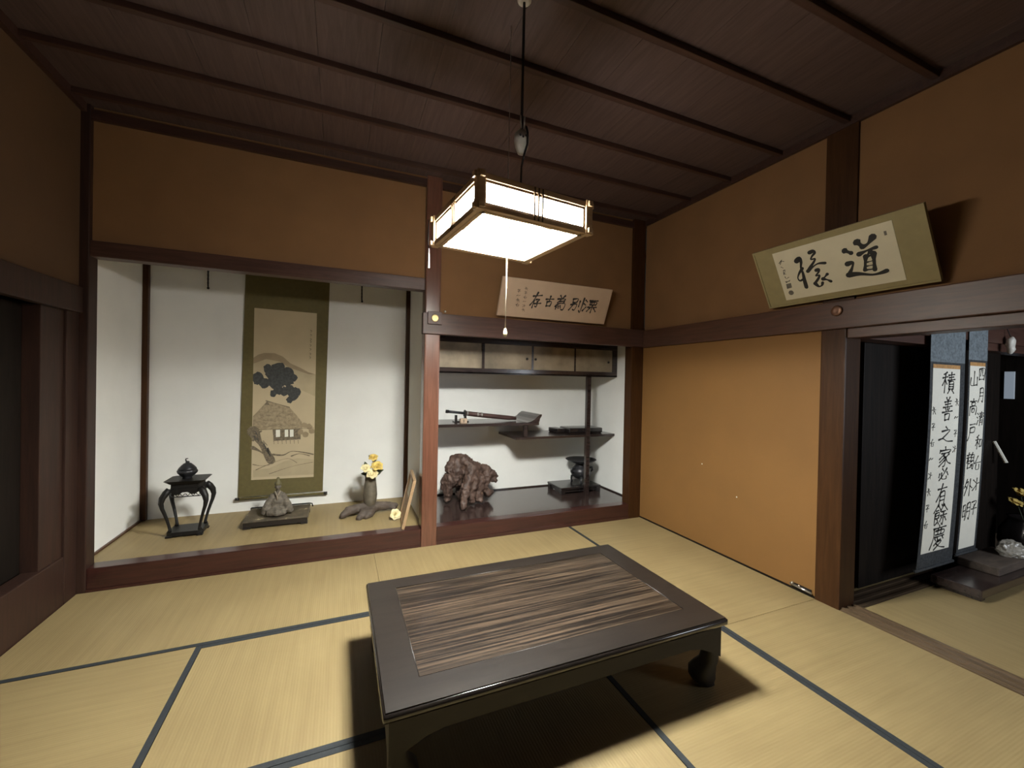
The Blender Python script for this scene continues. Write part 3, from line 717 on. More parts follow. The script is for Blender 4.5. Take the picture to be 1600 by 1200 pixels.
M_BARK = plain('ink_wash_bark', (0.17, 0.135, 0.09), 0.85, var=0.4, vscale=60)
a = MB()
ppoly(a, [(100,470),(100,358),(130,340),(160,330),(215,328),(260,345),(300,380),(350,400),(400,425),(448,436),(440,560),(300,500)], 0.0016)
finish('misty_slope', a, M_MIST, pnt)
a = MB()
ppoly(a, [(104,390),(104,358),(130,340),(160,330),(215,328),(260,345),(300,380),(350,400),(400,425),(440,436),(400,436),(340,418),(290,402),(240,372),(170,362)], 0.0020)
finish('mountain_ridge', a, M_MTN, pnt)
a = MB()
ppoly(a, [(172,590),(290,620),(330,665),(360,705),(362,742),(96,745),(98,672),(128,640)], 0.0022)
finish('thatched_roof', a, M_ROOF, pnt)
a = MB()
rnd = random.Random(4)
for cx, cy, r in ((130,460,24),(155,490,24),(180,415,20),(205,445,34),(235,410,30),(262,440,32),(292,425,22),(308,458,24),(285,475,26),(245,480,30),(210,490,28),(232,525,24),(268,535,22),(300,530,26),(332,535,20),(318,560,20),(294,580,16),(206,548,16),(120,482,16)):
    pts = []
    for k in range(14):
        an = 2*PI*k/14; rr = r*1.22*(0.80+0.36*rnd.random())
        pts.append((cx+rr*math.cos(an), cy+rr*math.sin(an)))
    ppoly(a, pts, 0.0024+0.00002*len(a.bm.faces))
finish('pine_foliage', a, M_PINE, pnt)
a = MB()
pbrush(a, [(168,588),(220,602),(292,622)], 7, 0.0030)
ppoly(a, [(158,612),(172,590),(186,610)], 0.0030)
for k in range(22):
    x0 = 105+rnd.random()*200; y0 = 645+rnd.random()*85
    pbrush(a, [(x0,y0),(x0+16+rnd.random()*18,y0-6+rnd.random()*14)], 2.2, 0.0030)
ppoly(a, [(200,744),(352,742),(352,800),(205,806)], 0.0026)
pbrush(a, [(90,745),(430,738)], 4, 0.0031)
for k in range(7): pbrush(a, [(206+k*22,806),(207+k*22,822)], 4, 0.0031)
finish('house_lines', a, M_BARK, pnt)
for x0, x1 in ((217,240),(265,284),(293,313)):
    a = MB(); ppoly(a, [(x0,746),(x1,745),(x1,784),(x0,786)], 0.0034)
    finish('paper_door', a, M_PAPERW, pnt)
a = MB()
pbrush(a, [(98,752),(125,800),(155,850),(190,912)], 62, 0.0036)
pbrush(a, [(95,840),(140,865),(205,915)], 22, 0.0038)
pbrush(a, [(98,800),(112,770),(140,752)], 14, 0.0037)
finish('tree_trunk', a, M_BARK, pnt)
a = MB()
for k in range(26):
    x0 = 100+rnd.random()*85; y0 = 760+(x0-100)*1.25+rnd.random()*40-20
    pbrush(a, [(x0,y0),(x0+5+rnd.random()*6,y0+8+rnd.random()*10)], 4.5, 0.0041)
finish('bark_marks', a, M_PINE, pnt)
for pts, w in (([(200,880),(255,885),(300,866),(360,872),(425,886)], 11), ([(110,960),(200,925),(280,905),(330,930)], 4), ([(180,985),(300,950),(420,930)], 4), ([(95,930),(140,940),(180,935)], 5), ([(300,892),(345,880),(400,893)], 8)):
    a = MB(); pbrush(a, pts, w, 0.0036); finish('path_line', a, M_BARK, pnt)
a = MB()
ppoly(a, [(95,1000),(95,960),(180,955),(260,920),(330,905),(428,915),(426,1000)], 0.0014)
finish('ground_wash', a, M_MIST, pnt)
for cx, cy in ((375,722),(400,730),(352,760),(380,775),(415,755)):
    pts = [(cx+(15+6*rnd.random())*math.cos(2*PI*k/10), cy+(13+6*rnd.random())*math.sin(2*PI*k/10)) for k in range(10)]
    a = MB(); ppoly(a, pts, 0.0030+0.00003*(cx % 7)); finish('shrub', a, M_MTN, pnt)
a = MB()
for k, y in enumerate((190,212,236,250,270,292,318,338)):
    pbrush(a, [(414-k,y),(421-k,y+4),(414-k,y+10)], 3, 0.0022)
finish('signature', a, M_INK, pnt)
rod = finish('roller', MB().tube([(-3.815,YB-0.03,0.272),(-3.095,YB-0.03,0.266)], 0.012, 12), M_OLIVE, scroll, True)
finish('roller_knob', MB().tube([(-3.845,YB-0.03,0.272),(-3.812,YB-0.03,0.272)], 0.0145, 12), M_LACQ, scroll, True)
finish('roller_knob', MB().tube([(-3.098,YB-0.03,0.266),(-3.066,YB-0.03,0.266)], 0.0145, 12), M_LACQ, scroll, True)
for x_, lb in ((-4.076, 'dark iron hanger rod in the alcove, left of the landscape scroll'), (-2.772, 'dark iron hanger rod in the alcove, right of the landscape scroll')):
    h = MB().tube([(x_,YB-0.025,2.72),(x_,YB-0.025,2.23),(x_+0.003,YB-0.028,2.205)], 0.006, 8).ball((x_+0.003,YB-0.03,2.203), 0.011, sub=2)
    for k in range(5): h.torus((x_,YB-0.025,2.25+0.035*k), 0.006, 0.0035, 12, 6)
    tag(finish('scroll_hanger', h, M_IRON, None, True), lb, 'hanger', 'scroll hangers in the alcove')

# ================================================================== ALCOVE ORNAMENTS
ZP = 0.149
# incense stand
SX, SY = -4.075, 0.545
st = thing('incense_stand', 'tall black four-legged stand carrying the incense burner', 'stand', (SX, SY, ZP))
def octo(cx, cy, hx, hy, cut, z0, z1, taper=0.0):
    b = MB()
    p = lambda hx, hy, c, z: [(cx-hx+c,cy-hy,z),(cx+hx-c,cy-hy,z),(cx+hx,cy-hy+c,z),(cx+hx,cy+hy-c,z),(cx+hx-c,cy+hy,z),(cx-hx+c,cy+hy,z),(cx-hx,cy+hy-c,z),(cx-hx,cy-hy+c,z)]
    A = [b.bm.verts.new(q) for q in p(hx, hy, cut, z0)]
    B = [b.bm.verts.new(q) for q in p(hx+taper, hy+taper, cut, z1)]
    b.bm.faces.new(A[::-1]); b.bm.faces.new(B)
    for k in range(8): b.bm.faces.new([A[k],A[(k+1)%8],B[(k+1)%8],B[k]])
    return b
bs = octo(SX, SY, 0.118, 0.10, 0.03, ZP+0.012, ZP+0.042)
for dx in (-1, 1):
    for dy in (-1, 1): bs.box(SX+dx*0.10-0.02, SX+dx*0.10+0.02, SY+dy*0.082-0.018, SY+dy*0.082+0.018, ZP, ZP+0.014, 0.003)
finish('base', bs, M_IRON, st)
top = octo(SX, SY, 0.105, 0.088, 0.02, 0.560, 0.590, 0.030)
top.box(SX-0.095, SX+0.095, SY-0.078, SY+0.078, 0.515, 0.562, 0.006)
finish('stand_top', top, M_IRON, st)
ap = MB()
for sy_ in (-1, 1):
    y_ = SY+sy_*0.080
    pts = []
    for i in range(13):
        t = i/12; x_ = SX-0.105+0.21*t
        pts.append((x_, 0.490+0.012*math.cos(t*PI*4)))
    ap.prism([(x_, y_-0.006, z_) for x_, z_ in pts]+[(SX+0.105, y_-0.006, 0.525),(SX-0.105, y_-0.006, 0.525)], (0,0.012,0))
for sx_ in (-1, 1):
    x_ = SX+sx_*0.098
    ap.box(x_-0.006, x_+0.006, SY-0.08, SY+0.08, 0.485, 0.525)
finish('apron', ap, M_IRON, st)
fret = MB()
for sy_ in (-1, 1):
    y_ = SY+sy_*0.080
    fret.tube([(SX-0.10,y_,0.462),(SX+0.10,y_,0.462)], 0.004, 6)
    for i in range(6):
        x_ = SX-0.085+0.034*i
        fret.tube([(x_-0.015,y_,0.485),(x_,y_,0.466),(x_+0.015,y_,0.485)], 0.0032, 6)
finish('fretwork', fret, M_IRON, st)
for dx in (-1, 1):
    for dy in (-1, 1):
        cx, cy = SX+dx*0.100, SY+dy*0.080
        pr = [(0.525,0.0),(0.500,0.022),(0.465,0.046),(0.425,0.054),(0.385,0.046),(0.34,0.030),(0.29,0.014),(0.245,0.002),(0.210,-0.006),(0.192,-0.002)]
        rr = [0.022,0.025,0.022,0.017,0.0135,0.0115,0.0105,0.010,0.011,0.015]
        finish('leg', MB().tube([(cx+dx*o*0.8, cy+dy*o*0.55, z) for z, o in pr], rr, 10), M_IRON, st, True)
# incense burner on top
BX, BY, BZ = -4.085, 0.545, 0.590
bn = thing('incense_burner', 'small dark lidded incense burner on the tall black stand', 'incense burner', (BX, BY, BZ))
pot = MB().lathe((BX,BY,BZ), [(0.0,0.0),(0.034,0.0),(0.030,0.010),(0.046,0.024),(0.064,0.045),(0.068,0.058),(0.060,0.072),(0.0,0.073)], 32)
for v in pot.bm.verts:
    an = math.atan2(v.co.y-BY, v.co.x-BX)
    f_ = 1+0.05*math.cos(8*an)
    v.co.x = BX+(v.co.x-BX)*f_; v.co.y = BY+(v.co.y-BY)*f_
finish('pot', pot, M_BRONZE, bn, True)
lid = finish('lid', MB().lathe((BX,BY,BZ), [(0.062,0.073),(0.058,0.082),(0.044,0.100),(0.026,0.118),(0.012,0.124),(0.0,0.126)], 28), M_BRONZE, bn, True)
finish('finial', MB().ball((BX,BY,BZ+0.129), 0.012, 1.2, 0.9, 0.8).tube([(BX-0.004,BY,BZ+0.13),(BX-0.012,BY,BZ+0.146),(BX-0.010,BY,BZ+0.156),(BX+0.004,BY,BZ+0.158)], [0.006,0.005,0.0045,0.003], 8), M_BRONZE, lid, True)

# figurine display stand
FX0, FX1, FY0, FY1 = -3.690, -3.205, 0.458, 0.83
fs = thing('display_stand', 'low footed display stand with flaking gilt top under the figurine', 'stand', ((FX0+FX1)/2, (FY0+FY1)/2, ZP))
tp = MB().box(FX0, FX1, FY0, FY1, 0.204, 0.217, 0.004)
finish('stand_top', tp, M_FLAKE, fs)['label'] = 'top with flaking gold leaf'
ek = MB().tube([(FX0,FY1-0.01,0.217),(FX0+0.004,FY1-0.01,0.226),(FX1-0.01,FY1-0.01,0.226),(FX1+0.012,FY1-0.01,0.222),(FX1+0.02,FY1-0.02,0.195)], 0.006, 8)
finish('raised_edge', ek, M_LACQ, fs, True)
sk = MB().box(FX0+0.004, FX1-0.004, FY0+0.003, FY0+0.020, 0.164, 0.205).box(FX0+0.004, FX1-0.004, FY1-0.020, FY1-0.003, 0.164, 0.205).box(FX0+0.004, FX0+0.020, FY0+0.02, FY1-0.02, 0.164, 0.205).box(FX1-0.020, FX1-0.004, FY0+0.02, FY1-0.02, 0.164, 0.205)
finish('skirt', sk, M_LACQ, fs)
for cx in (FX0+0.03, FX1-0.03):
    for cy in (FY0+0.028, FY1-0.028):
        finish('leg', MB().box(cx-0.028, cx+0.028, cy-0.028, cy+0.028, ZP, ZP+0.018, 0.004), M_LACQ, fs)
# figurine
GX, GY, GZ = -3.452, 0.60, 0.217
fg = thing('figurine', 'small seated robed clay figurine with a pointed hat before the scroll', 'figurine', (GX, GY, GZ))
bd = MB()
bd.ball((GX,GY,GZ+0.04), 0.09, 1.35, 0.95, 0.55, 3)
bd.ball((GX,GY,GZ+0.10), 0.07, 1.1, 0.85, 1.0, 3)
bd.ball((GX,GY+0.005,GZ+0.165), 0.05, 1.0, 0.75, 0.75, 3)
bd.tube([(GX-0.04,GY,GZ+0.175),(GX-0.075,GY-0.015,GZ+0.11),(GX-0.10,GY-0.03,GZ+0.05),(GX-0.13,GY-0.03,GZ+0.018)], [0.024,0.034,0.042,0.022], 12)
bd.tube([(GX+0.04,GY,GZ+0.175),(GX+0.075,GY-0.015,GZ+0.11),(GX+0.10,GY-0.03,GZ+0.05),(GX+0.135,GY-0.03,GZ+0.018)], [0.024,0.034,0.042,0.022], 12)
bd.tube([(GX-0.08,GY-0.06,GZ+0.03),(GX,GY-0.085,GZ+0.035),(GX+0.08,GY-0.06,GZ+0.03)], [0.03,0.036,0.03], 12)
bd.tube([(GX,GY,GZ+0.17),(GX,GY-0.002,GZ+0.225)], [0.022,0.018], 12)
bd.ball((GX,GY-0.004,GZ+0.238), 0.029, 0.9, 0.95, 1.15, 3)
bd.ball((GX,GY-0.033,GZ+0.236), 0.006, 1, 1, 1.3, 2)
for s_ in (-1, 1): bd.ball((GX+s_*0.027,GY,GZ+0.236), 0.008, 0.5, 0.8, 1.2, 2)
for v in bd.bm.verts:
    v.co.x = GX+(v.co.x-GX)*0.86
    v.co.z = max(v.co.z, GZ+0.008)
melt(finish('body', bd, M_FIG, fg, True), 0.005, 0.012, 0.03)
fc = MB()
for s_ in (-1, 1): fc.ball((GX+s_*0.010,GY-0.0315,GZ+0.243), 0.0032, 1.5, 0.5, 0.6, 1)
fc.ball((GX,GY-0.0315,GZ+0.222), 0.0045, 1.4, 0.5, 0.5, 1)
finish('face_details', fc, M_INK, fg)
finish('hat', MB().lathe((GX,GY,GZ+0.256), [(0.029,0.0),(0.031,0.008),(0.026,0.022),(0.016,0.034),(0.013,0.058),(0.006,0.066),(0.0,0.067)], 18, 0.9, 1.0), M_HAT, fg, True)
finish('collar', MB().tube([(GX-0.02,GY-0.02,GZ+0.205),(GX,GY-0.045,GZ+0.165),(GX+0.004,GY-0.055,GZ+0.135)], [0.006,0.007,0.006], 8).tube([(GX+0.02,GY-0.02,GZ+0.205),(GX,GY-0.046,GZ+0.165)], [0.006,0.006], 8), M_FACE, fg, True)

# driftwood stand with vase
VX, VY = -2.688, 0.565
dw = MB()
dw.tube([(-2.93,0.50,0.150),(-2.93,0.50,0.172),(-2.88,0.52,0.205),(-2.80,0.55,0.215),(VX-0.03,VY,0.208),(VX+0.10,VY+0.02,0.205),(-2.52,0.60,0.200),(-2.43,0.61,0.185)], [0.022,0.030,0.040,0.042,0.046,0.042,0.036,0.026], 12)
dw.tube([(VX-0.04,VY-0.02,0.20),(VX-0.06,VY-0.10,0.185),(VX-0.10,VY-0.145,0.165),(VX-0.12,VY-0.16,0.155)], [0.042,0.040,0.030,0.022], 12)
dw.tube([(VX+0.02,VY-0.02,0.20),(VX-0.01,VY-0.11,0.18),(VX-0.06,VY-0.15,0.165)], [0.042,0.036,0.022], 12)
dw.tube([(VX-0.10,VY+0.02,0.20),(VX-0.18,VY+0.10,0.165)], [0.036,0.02], 10)
dw.tube([(-2.50,0.60,0.195),(-2.46,0.55,0.165)], [0.030,0.016], 10)
dw.ball((VX,VY,0.205), 0.062, 1.2, 1.0, 0.32, 3)
dwo = finish('driftwood_stand', dw, W_DRIFT, None, True, (VX, VY, ZP))
melt(dwo, 0.009, 0.018, 0.04)
tag(dwo, 'gnarled flat driftwood piece under the flower vase', 'driftwood')
VZ = 0.216
vs = MB().lathe((VX,VY,VZ), [(0.0,0.0),(0.040,0.0),(0.047,0.01),(0.058,0.06),(0.062,0.11),(0.058,0.17),(0.050,0.23),(0.047,0.275),(0.053,0.292),(0.056,0.296),(0.050,0.297),(0.042,0.285),(0.040,0.22),(0.0,0.20)], 28)
vs.rough(0.0035, 22, 3)
tag(finish('flower_vase', vs, M_VASE, None, True, (VX,VY,VZ)), 'narrow grey-brown bronze vase on the driftwood', 'vase')
def petals(b, c, R, k, open_, seed, axis=(0.0,-0.55,0.83)):
    """one whorl of cupped petals; open_ 0 = closed bud, 1 = spread flat"""
    rn = random.Random(seed); c = Vector(c); az = Vector(axis).normalized()
    q = Vector((0,0,1)).rotation_difference(az)
    for j in range(k):
        an = 2*PI*j/k+rn.random()*0.5; op = open_*(0.85+0.3*rn.random())
        rows = []
        for i in range(6):
            t = i/5
            lean = (0.25+1.1*op*t)
            rad = R*(0.18+0.9*math.sin(min(1.5, lean))*t)
            hgt = R*1.05*(math.cos(min(1.45, lean*0.9))*t+0.15*t*(1-t))
            w = R*0.66*math.sin(0.45+t*2.25)
            row = []
            for m_ in (-1, -0.5, 0, 0.5, 1):
                cup = R*0.20*m_*m_
                l = Vector((rad-cup*0.8, m_*w, hgt+cup*0.35+0.05*R*rn.random()))
                l = Vector((l.x*math.cos(an)-l.y*math.sin(an), l.x*math.sin(an)+l.y*math.cos(an), l.z))
                row.append(b.bm.verts.new(c+q@l))
            rows.append(row)
        for i in range(5):
            for m_ in range(4): b.bm.faces.new([rows[i][m_],rows[i][m_+1],rows[i+1][m_+1],rows[i+1][m_]])
def flower(c, R, matl, label, stem_from=None, leaves=(), cat='flower', grp='flowers in the alcove vase', ax=(0.0,-0.6,0.8)):
    root_at = stem_from if stem_from else c
    t = thing('yellow_rose' if matl is M_YEL else 'pale_rose', label, cat, root_at, grp)
    b = MB(); petals(b, c, R*0.95, 5, 0.55, len(label), ax); petals(b, c, R*1.12, 6, 1.0, len(label)+5, ax); petals(b, c, R*0.75, 4, 0.18, len(label)+9, ax)
    o = finish('blossom', b, matl, t, True)
    md = o.modifiers.new('solid', 'SOLIDIFY'); md.thickness = 0.0012
    if stem_from:
        mid = (Vector(stem_from)+Vector(c))/2+Vector((0.006,0,0))
        finish('stem', MB().tube([stem_from, mid, Vector(c)+Vector((0,0,0.004))], 0.0028, 6), M_LEAF, t, True)
    for (p, d, L) in leaves:
        p, d = Vector(p), Vector(d).normalized(); s = d.cross(Vector((0.2,-1,0.3))).normalized()
        b = MB(); rows = []
        for i in range(6):
            tt = i/5; w = L*0.24*math.sin(PI*min(1, tt*0.95+0.05)); q = p+d*L*tt+Vector((0,0,-0.1*L*tt*tt))
            rows.append([b.bm.verts.new(q-s*w), b.bm.verts.new(q+Vector((0,0.004,0))), b.bm.verts.new(q+s*w)])
        for i in range(5):
            for k in (0, 1): b.bm.faces.new([rows[i][k],rows[i][k+1],rows[i+1][k+1],rows[i+1][k]])
        lo = finish('leaf', b, M_LEAF, t, True)
        md = lo.modifiers.new('solid', 'SOLIDIFY'); md.thickness = 0.0015
    return t
mouth = (VX, VY, VZ+0.27)
flower((VX+0.055,VY-0.02,VZ+0.365), 0.050, M_YEL, 'deep yellow rose at the right of the vase', (VX+0.012,VY-0.005,VZ+0.26), [((VX+0.035,VY-0.02,VZ+0.33),(1,-0.1,0.25),0.085)])
flower((VX-0.045,VY-0.02,VZ+0.355), 0.042, M_PALE, 'half-open cream rose at the left of the vase', (VX-0.012,VY-0.005,VZ+0.26), [((VX-0.035,VY,VZ+0.36),(-0.25,0,1),0.075),((VX-0.02,VY,VZ+0.305),(-1,-0.2,0.3),0.07)])
flower((VX+0.012,VY-0.045,VZ+0.300), 0.050, M_PALE, 'pale cream rose hanging over the rim of the vase', (VX,VY-0.012,VZ+0.26), [((VX+0.03,VY-0.03,VZ+0.30),(1,-0.2,0.5),0.07)])
flower((VX+0.022,VY,VZ+0.450), 0.038, M_YEL, 'small topmost rose bud standing above the others in the vase', (VX+0.004,VY+0.004,VZ+0.26), [((VX+0.014,VY,VZ+0.44),(-0.7,0,1),0.06),((VX+0.012,VY,VZ+0.42),(0.9,0,0.4),0.045)])
flower((-2.490,0.33,ZP+0.036), 0.046, M_PALE, 'pale rose head lying on the alcove mat beside the leaning plaque', None, (), 'flower', 'fallen flower', (0.1,-0.8,0.5))
# leaning plaque
LN = Plane((-2.418, 0.47, ZP+0.004), (-2.460, 0.03, ZP+0.004), (-2.325, 0.47, ZP+0.41), (-0.975, 0.093, 0.22))
pq = thing('leaning_plaque', 'light wood framed plaque leaning on the reddish pillar', 'plaque', (-2.43, 0.24, ZP))
b = MB()
slab(b, LN, 0, 1, 0, 0.07, -0.012, 0.012); slab(b, LN, 0, 1, 0.93, 1, -0.012, 0.012)
slab(b, LN, 0, 0.09, 0.07, 0.93, -0.012, 0.012); slab(b, LN, 0.91, 1, 0.07, 0.93, -0.012, 0.012)
finish('plaque_frame', b, W_PLAQUE, pq)
b = MB(); slab(b, LN, 0.09, 0.91, 0.07, 0.93, -0.008, 0.002)
board = finish('plaque_board', b, M_BROWNPAPER, pq)
b = MB(); slab(b, LN, 0.32, 0.68, 0.56, 0.90, 0.002, 0.004)
finish('paper_slip', b, M_PAPERW, pq)
b = MB()
for k, g_ in enumerate(('dot1','dot2','dot3')): glyph(b, LN, g_, 0.205, 0.22-0.07*k, 0.06, 0.05, 0.006, 0.0035)
finish('writing', b, M_INKG, pq)

# ================================================================== SHELF BAY
# cabinet
CY = 0.44
cb = thing('wall_cabinet', 'long dark wall cabinet with four small sliding doors above the shelves', 'cabinet', (-1.08, 0.7, 1.487))
fm = MB()
fm.box(-2.215, 0.0, CY, 0.96, 1.487, 1.50)
fm.box(-2.215, 0.0, CY, CY+0.035, 1.487, 1.542, 0.003)
fm.box(-2.215, 0.0, CY, CY+0.035, 1.795, 1.86, 0.003)
fm.box(-0.060, 0.0, CY+0.001, CY+0.034, 1.49, 1.86)
fm.box(-2.215, 0.0, CY+0.04, 0.96, 1.85, 1.96)
fm.box(-2.215, -2.17, CY+0.001, CY+0.034, 1.49, 1.86)
finish('cabinet_frame', fm, W_SHELF, cb)
for (x0, x1, y_, pull, sl, sr) in ((-2.17,-1.622,CY+0.014,None,0.018,0.026),(-1.648,-1.074,CY+0.004,-1.150,0.026,0.022),(-1.098,-0.545,CY+0.014,-1.045,0.026,0.006),(-0.568,-0.062,CY+0.004,-0.118,0.014,0.004)):
    pn = MB().box(x0+sl, x1-sr, y_+0.003, y_+0.010, 1.542, 1.80)
    d = finish('door', pn, M_DOORGOLD, cb)
    f = MB().box(x0, x0+sl, y_, y_+0.012, 1.538, 1.80).box(x1-sr, x1, y_, y_+0.012, 1.538, 1.80).box(x0, x1, y_, y_+0.012, 1.792, 1.80)
    finish('door_stile', f, W_SHELF, d)
    if pull:
        finish('door_pull', MB().tube([(pull,y_-0.004,1.655),(pull,y_+0.006,1.655)], 0.013, 14), M_IRON, d)
# staggered shelves
sh = thing('staggered_shelf', 'staggered dark lacquered shelves with a thin post in the bay', 'shelf', (-1.0, 0.75, 0.775))
SY0, SY1 = 0.46, 0.962
finish('upper_shelf', MB().box(-2.215, -0.985, SY0, SY1, 0.952, 0.982, 0.003), W_SHELF, sh)
finish('lower_shelf', MB().box(-1.258, 0.0, SY0, SY1, 0.803, 0.828, 0.003), W_SHELF, sh)
finish('strut', MB().box(-1.153, -1.110, SY0+0.015, SY0+0.058, 0.828, 0.952, 0.004), W_SHELF, sh)
finish('shelf_post', MB().box(-0.389, -0.340, SY0-0.008, SY0+0.037, 0.15, 1.487, 0.005), W_SHELF, sh)
# upturned end moulding of the upper shelf
cv = [(-1.125,0.982),(-1.08,0.992),(-1.035,1.016),(-1.005,1.045),(-0.975,1.064),(-0.955,1.067),(-0.955,1.050),(-0.975,1.02),(-0.982,0.992),(-0.985,0.982)]
finish('end_moulding', MB().prism([(x_, SY0, z_) for x_, z_ in cv], (0, SY1-SY0-0.005, 0)), W_SHELF, sh)
# sword on its rest
sw = thing('short_sword', 'sheathed sword with a dark hilt on the upper shelf', 'sword', (-1.5, 0.75, 0.985))
P0, P1 = Vector((-1.945,0.68,1.092)), Vector((-1.165,0.68,1.009))
dv = (P1-P0).normalized()
finish('scabbard', MB().tube([P0+dv*0.205, P0+dv*0.45+Vector((0,0,-0.004)), P0+dv*0.70+Vector((0,0,-0.002)), P1], [0.025,0.025,0.024,0.019], 12), W_SCAB, sw, True)
hh = finish('hilt', MB().tube([P0, P0+dv*0.10, P0+dv*0.19], [0.015,0.0135,0.0145], 12), M_BRONZE, sw, True)
finish('pommel', MB().tube([P0-dv*0.008, P0+dv*0.02], [0.017,0.0175], 12), M_IRON, hh, True)
finish('guard', MB().tube([P0+dv*0.190, P0+dv*0.200], 0.036, 18), M_IRON, sw)
ft = MB()
for q in (0.215, 0.33, 0.375): ft.tube([P0+dv*q, P0+dv*(q+0.016)], 0.0265, 12)
finish('scabbard_band', ft, M_STEEL, sw, True)
rk = thing('sword_rest', 'small dark sword rest under the hilt on the upper shelf', 'sword rest', (-1.80, 0.68, 0.982))
finish('rest_base', MB().box(-1.87, -1.72, 0.63, 0.73, 0.982, 0.995, 0.003), M_LACQ, rk)
for x_ in (-1.845, -1.745): finish('rest_post', MB().box(x_-0.012, x_+0.012, 0.665, 0.695, 0.995, 1.054, 0.004), M_LACQ, rk)
bx = MB().box(-1.83, -1.76, 0.55, 0.59, 0.982, 1.027, 0.003)
cd = tag(finish('notice_card', bx, M_BROWNPAPER), 'small pale card with dark marks below the sword hilt', 'card')
CPn = Plane((-1.83,0.55,0.982),(-1.76,0.55,0.982),(-1.83,0.55,1.027),(0,-1,0))
b = MB(); glyph(b, CPn, 'dot3', 0.035, 0.030, 0.022, 0.014, 0.004, 0.0012); glyph(b, CPn, 'dot2', 0.035, 0.012, 0.02, 0.014, 0.004, 0.0012)
finish('writing', b, M_INK, cd)
# bound books on the lower shelf
b1 = thing('old_book', 'larger dark bound book lying at the right on the lower shelf', 'book', (-0.27, 0.68, 0.828))
c1 = MB().box(-0.53, -0.09, 0.57, 0.82, 0.832, 0.890, 0.014).rot(-0.05, 'Z', (-0.28,0.72,0))
finish('cover', c1, M_LACQ, b1, True)
finish('pages', MB().box(-0.515, -0.105, 0.582, 0.81, 0.828, 0.835).rot(-0.05, 'Z', (-0.28,0.72,0)), W_SHELF, b1)
b2 = thing('old_book', 'thinner dark book at the left of the larger one on the lower shelf', 'book', (-0.6, 0.80, 0.828))
c2 = MB().box(-0.66, -0.56, 0.66, 0.86, 0.831, 0.880, 0.009).rot(0.08, 'Z', (-0.58,0.8,0))
finish('cover', c2, M_LACQ, b2, True)
finish('pages', MB().box(-0.652, -0.568, 0.67, 0.85, 0.828, 0.8325).rot(0.08, 'Z', (-0.58,0.8,0)), W_SHELF, b2)

# root ornament
RX, RY, RZ = -1.72, 0.62, 0.15
rt_ = MB()
rt_.ball((RX-0.10,RY+0.04,RZ+0.40), 0.13, 1.15, 0.8, 0.75, 3)
rt_.ball((RX+0.05,RY+0.02,RZ+0.33), 0.11, 1.1, 0.8, 0.75, 3)
rt_.ball((RX+0.20,RY+0.02,RZ+0.26), 0.075, 1.1, 0.8, 0.8, 3)
rt_.ball((RX-0.16,RY+0.02,RZ+0.27), 0.11, 0.85, 0.8, 1.1, 3)
def limb(pts, rr): rt_.tube([(RX+a, RY+b, RZ+c) for a, b, c in pts], rr, 10)
limb([(-0.12,-0.02,0.36),(-0.21,-0.01,0.26),(-0.24,0.02,0.13),(-0.26,0.02,0.02)], [0.07,0.065,0.05,0.03])
limb([(-0.20,0.0,0.30),(-0.29,0.05,0.20),(-0.30,0.06,0.13)], [0.06,0.045,0.025])
limb([(0.0,-0.04,0.36),(-0.02,-0.10,0.28),(-0.08,-0.14,0.20),(-0.12,-0.20,0.12),(-0.14,-0.24,0.05),(-0.15,-0.27,0.015)], [0.08,0.062,0.058,0.050,0.040,0.022])
limb([(0.04,-0.03,0.33),(0.03,-0.10,0.25),(0.0,-0.10,0.16),(-0.02,-0.12,0.06),(-0.01,-0.13,0.02)], [0.07,0.06,0.055,0.04,0.03])
limb([(0.10,0.0,0.30),(0.10,-0.06,0.22),(0.09,-0.06,0.12),(0.09,-0.08,0.02)], [0.07,0.06,0.055,0.045])
limb([(0.14,0.03,0.32),(0.20,0.05,0.33),(0.24,0.03,0.29),(0.28,0.0,0.22),(0.33,-0.02,0.20)], [0.06,0.05,0.05,0.045,0.012])
limb([(0.24,0.0,0.29),(0.29,0.0,0.27),(0.335,-0.01,0.235)], [0.055,0.042,0.016])
limb([(0.19,-0.02,0.24),(0.18,-0.05,0.15),(0.22,-0.03,0.09),(0.29,-0.02,0.075)], [0.055,0.04,0.045,0.018])
limb([(0.12,0.02,0.12),(0.18,0.02,0.10),(0.26,0.02,0.05)], [0.05,0.05,0.03])
limb([(-0.05,0.05,0.30),(-0.06,0.10,0.15),(-0.08,0.12,0.02)], [0.08,0.06,0.05])
limb([(-0.10,-0.03,0.45),(-0.03,-0.06,0.41),(0.03,-0.06,0.36),(0.09,-0.05,0.37)], [0.045,0.04,0.035,0.03])
limb([(-0.22,0.02,0.40),(-0.25,0.0,0.36),(-0.26,0.0,0.32)], [0.05,0.04,0.03])
for v in rt_.bm.verts:
    v.co.x = RX+0.015+(v.co.x-RX)*0.9
    v.co.z = max(v.co.z, RZ+0.001)
ro = finish('root_ornament', rt_, W_ROOT, None, True, (RX, RY, RZ))
melt(ro, 0.010, 0.055, 0.06)
tx2 = bpy.data.textures.new('root_crags', 'CLOUDS'); tx2.noise_scale = 0.018; tx2.noise_depth = 2
dm2 = ro.modifiers.new('crags', 'DISPLACE'); dm2.texture = tx2; dm2.strength = 0.020; dm2.mid_level = 0.5; dm2.texture_coords = 'LOCAL'
tag(ro, 'gnarled brown tree root ornament on the glossy bay floor', 'root ornament')
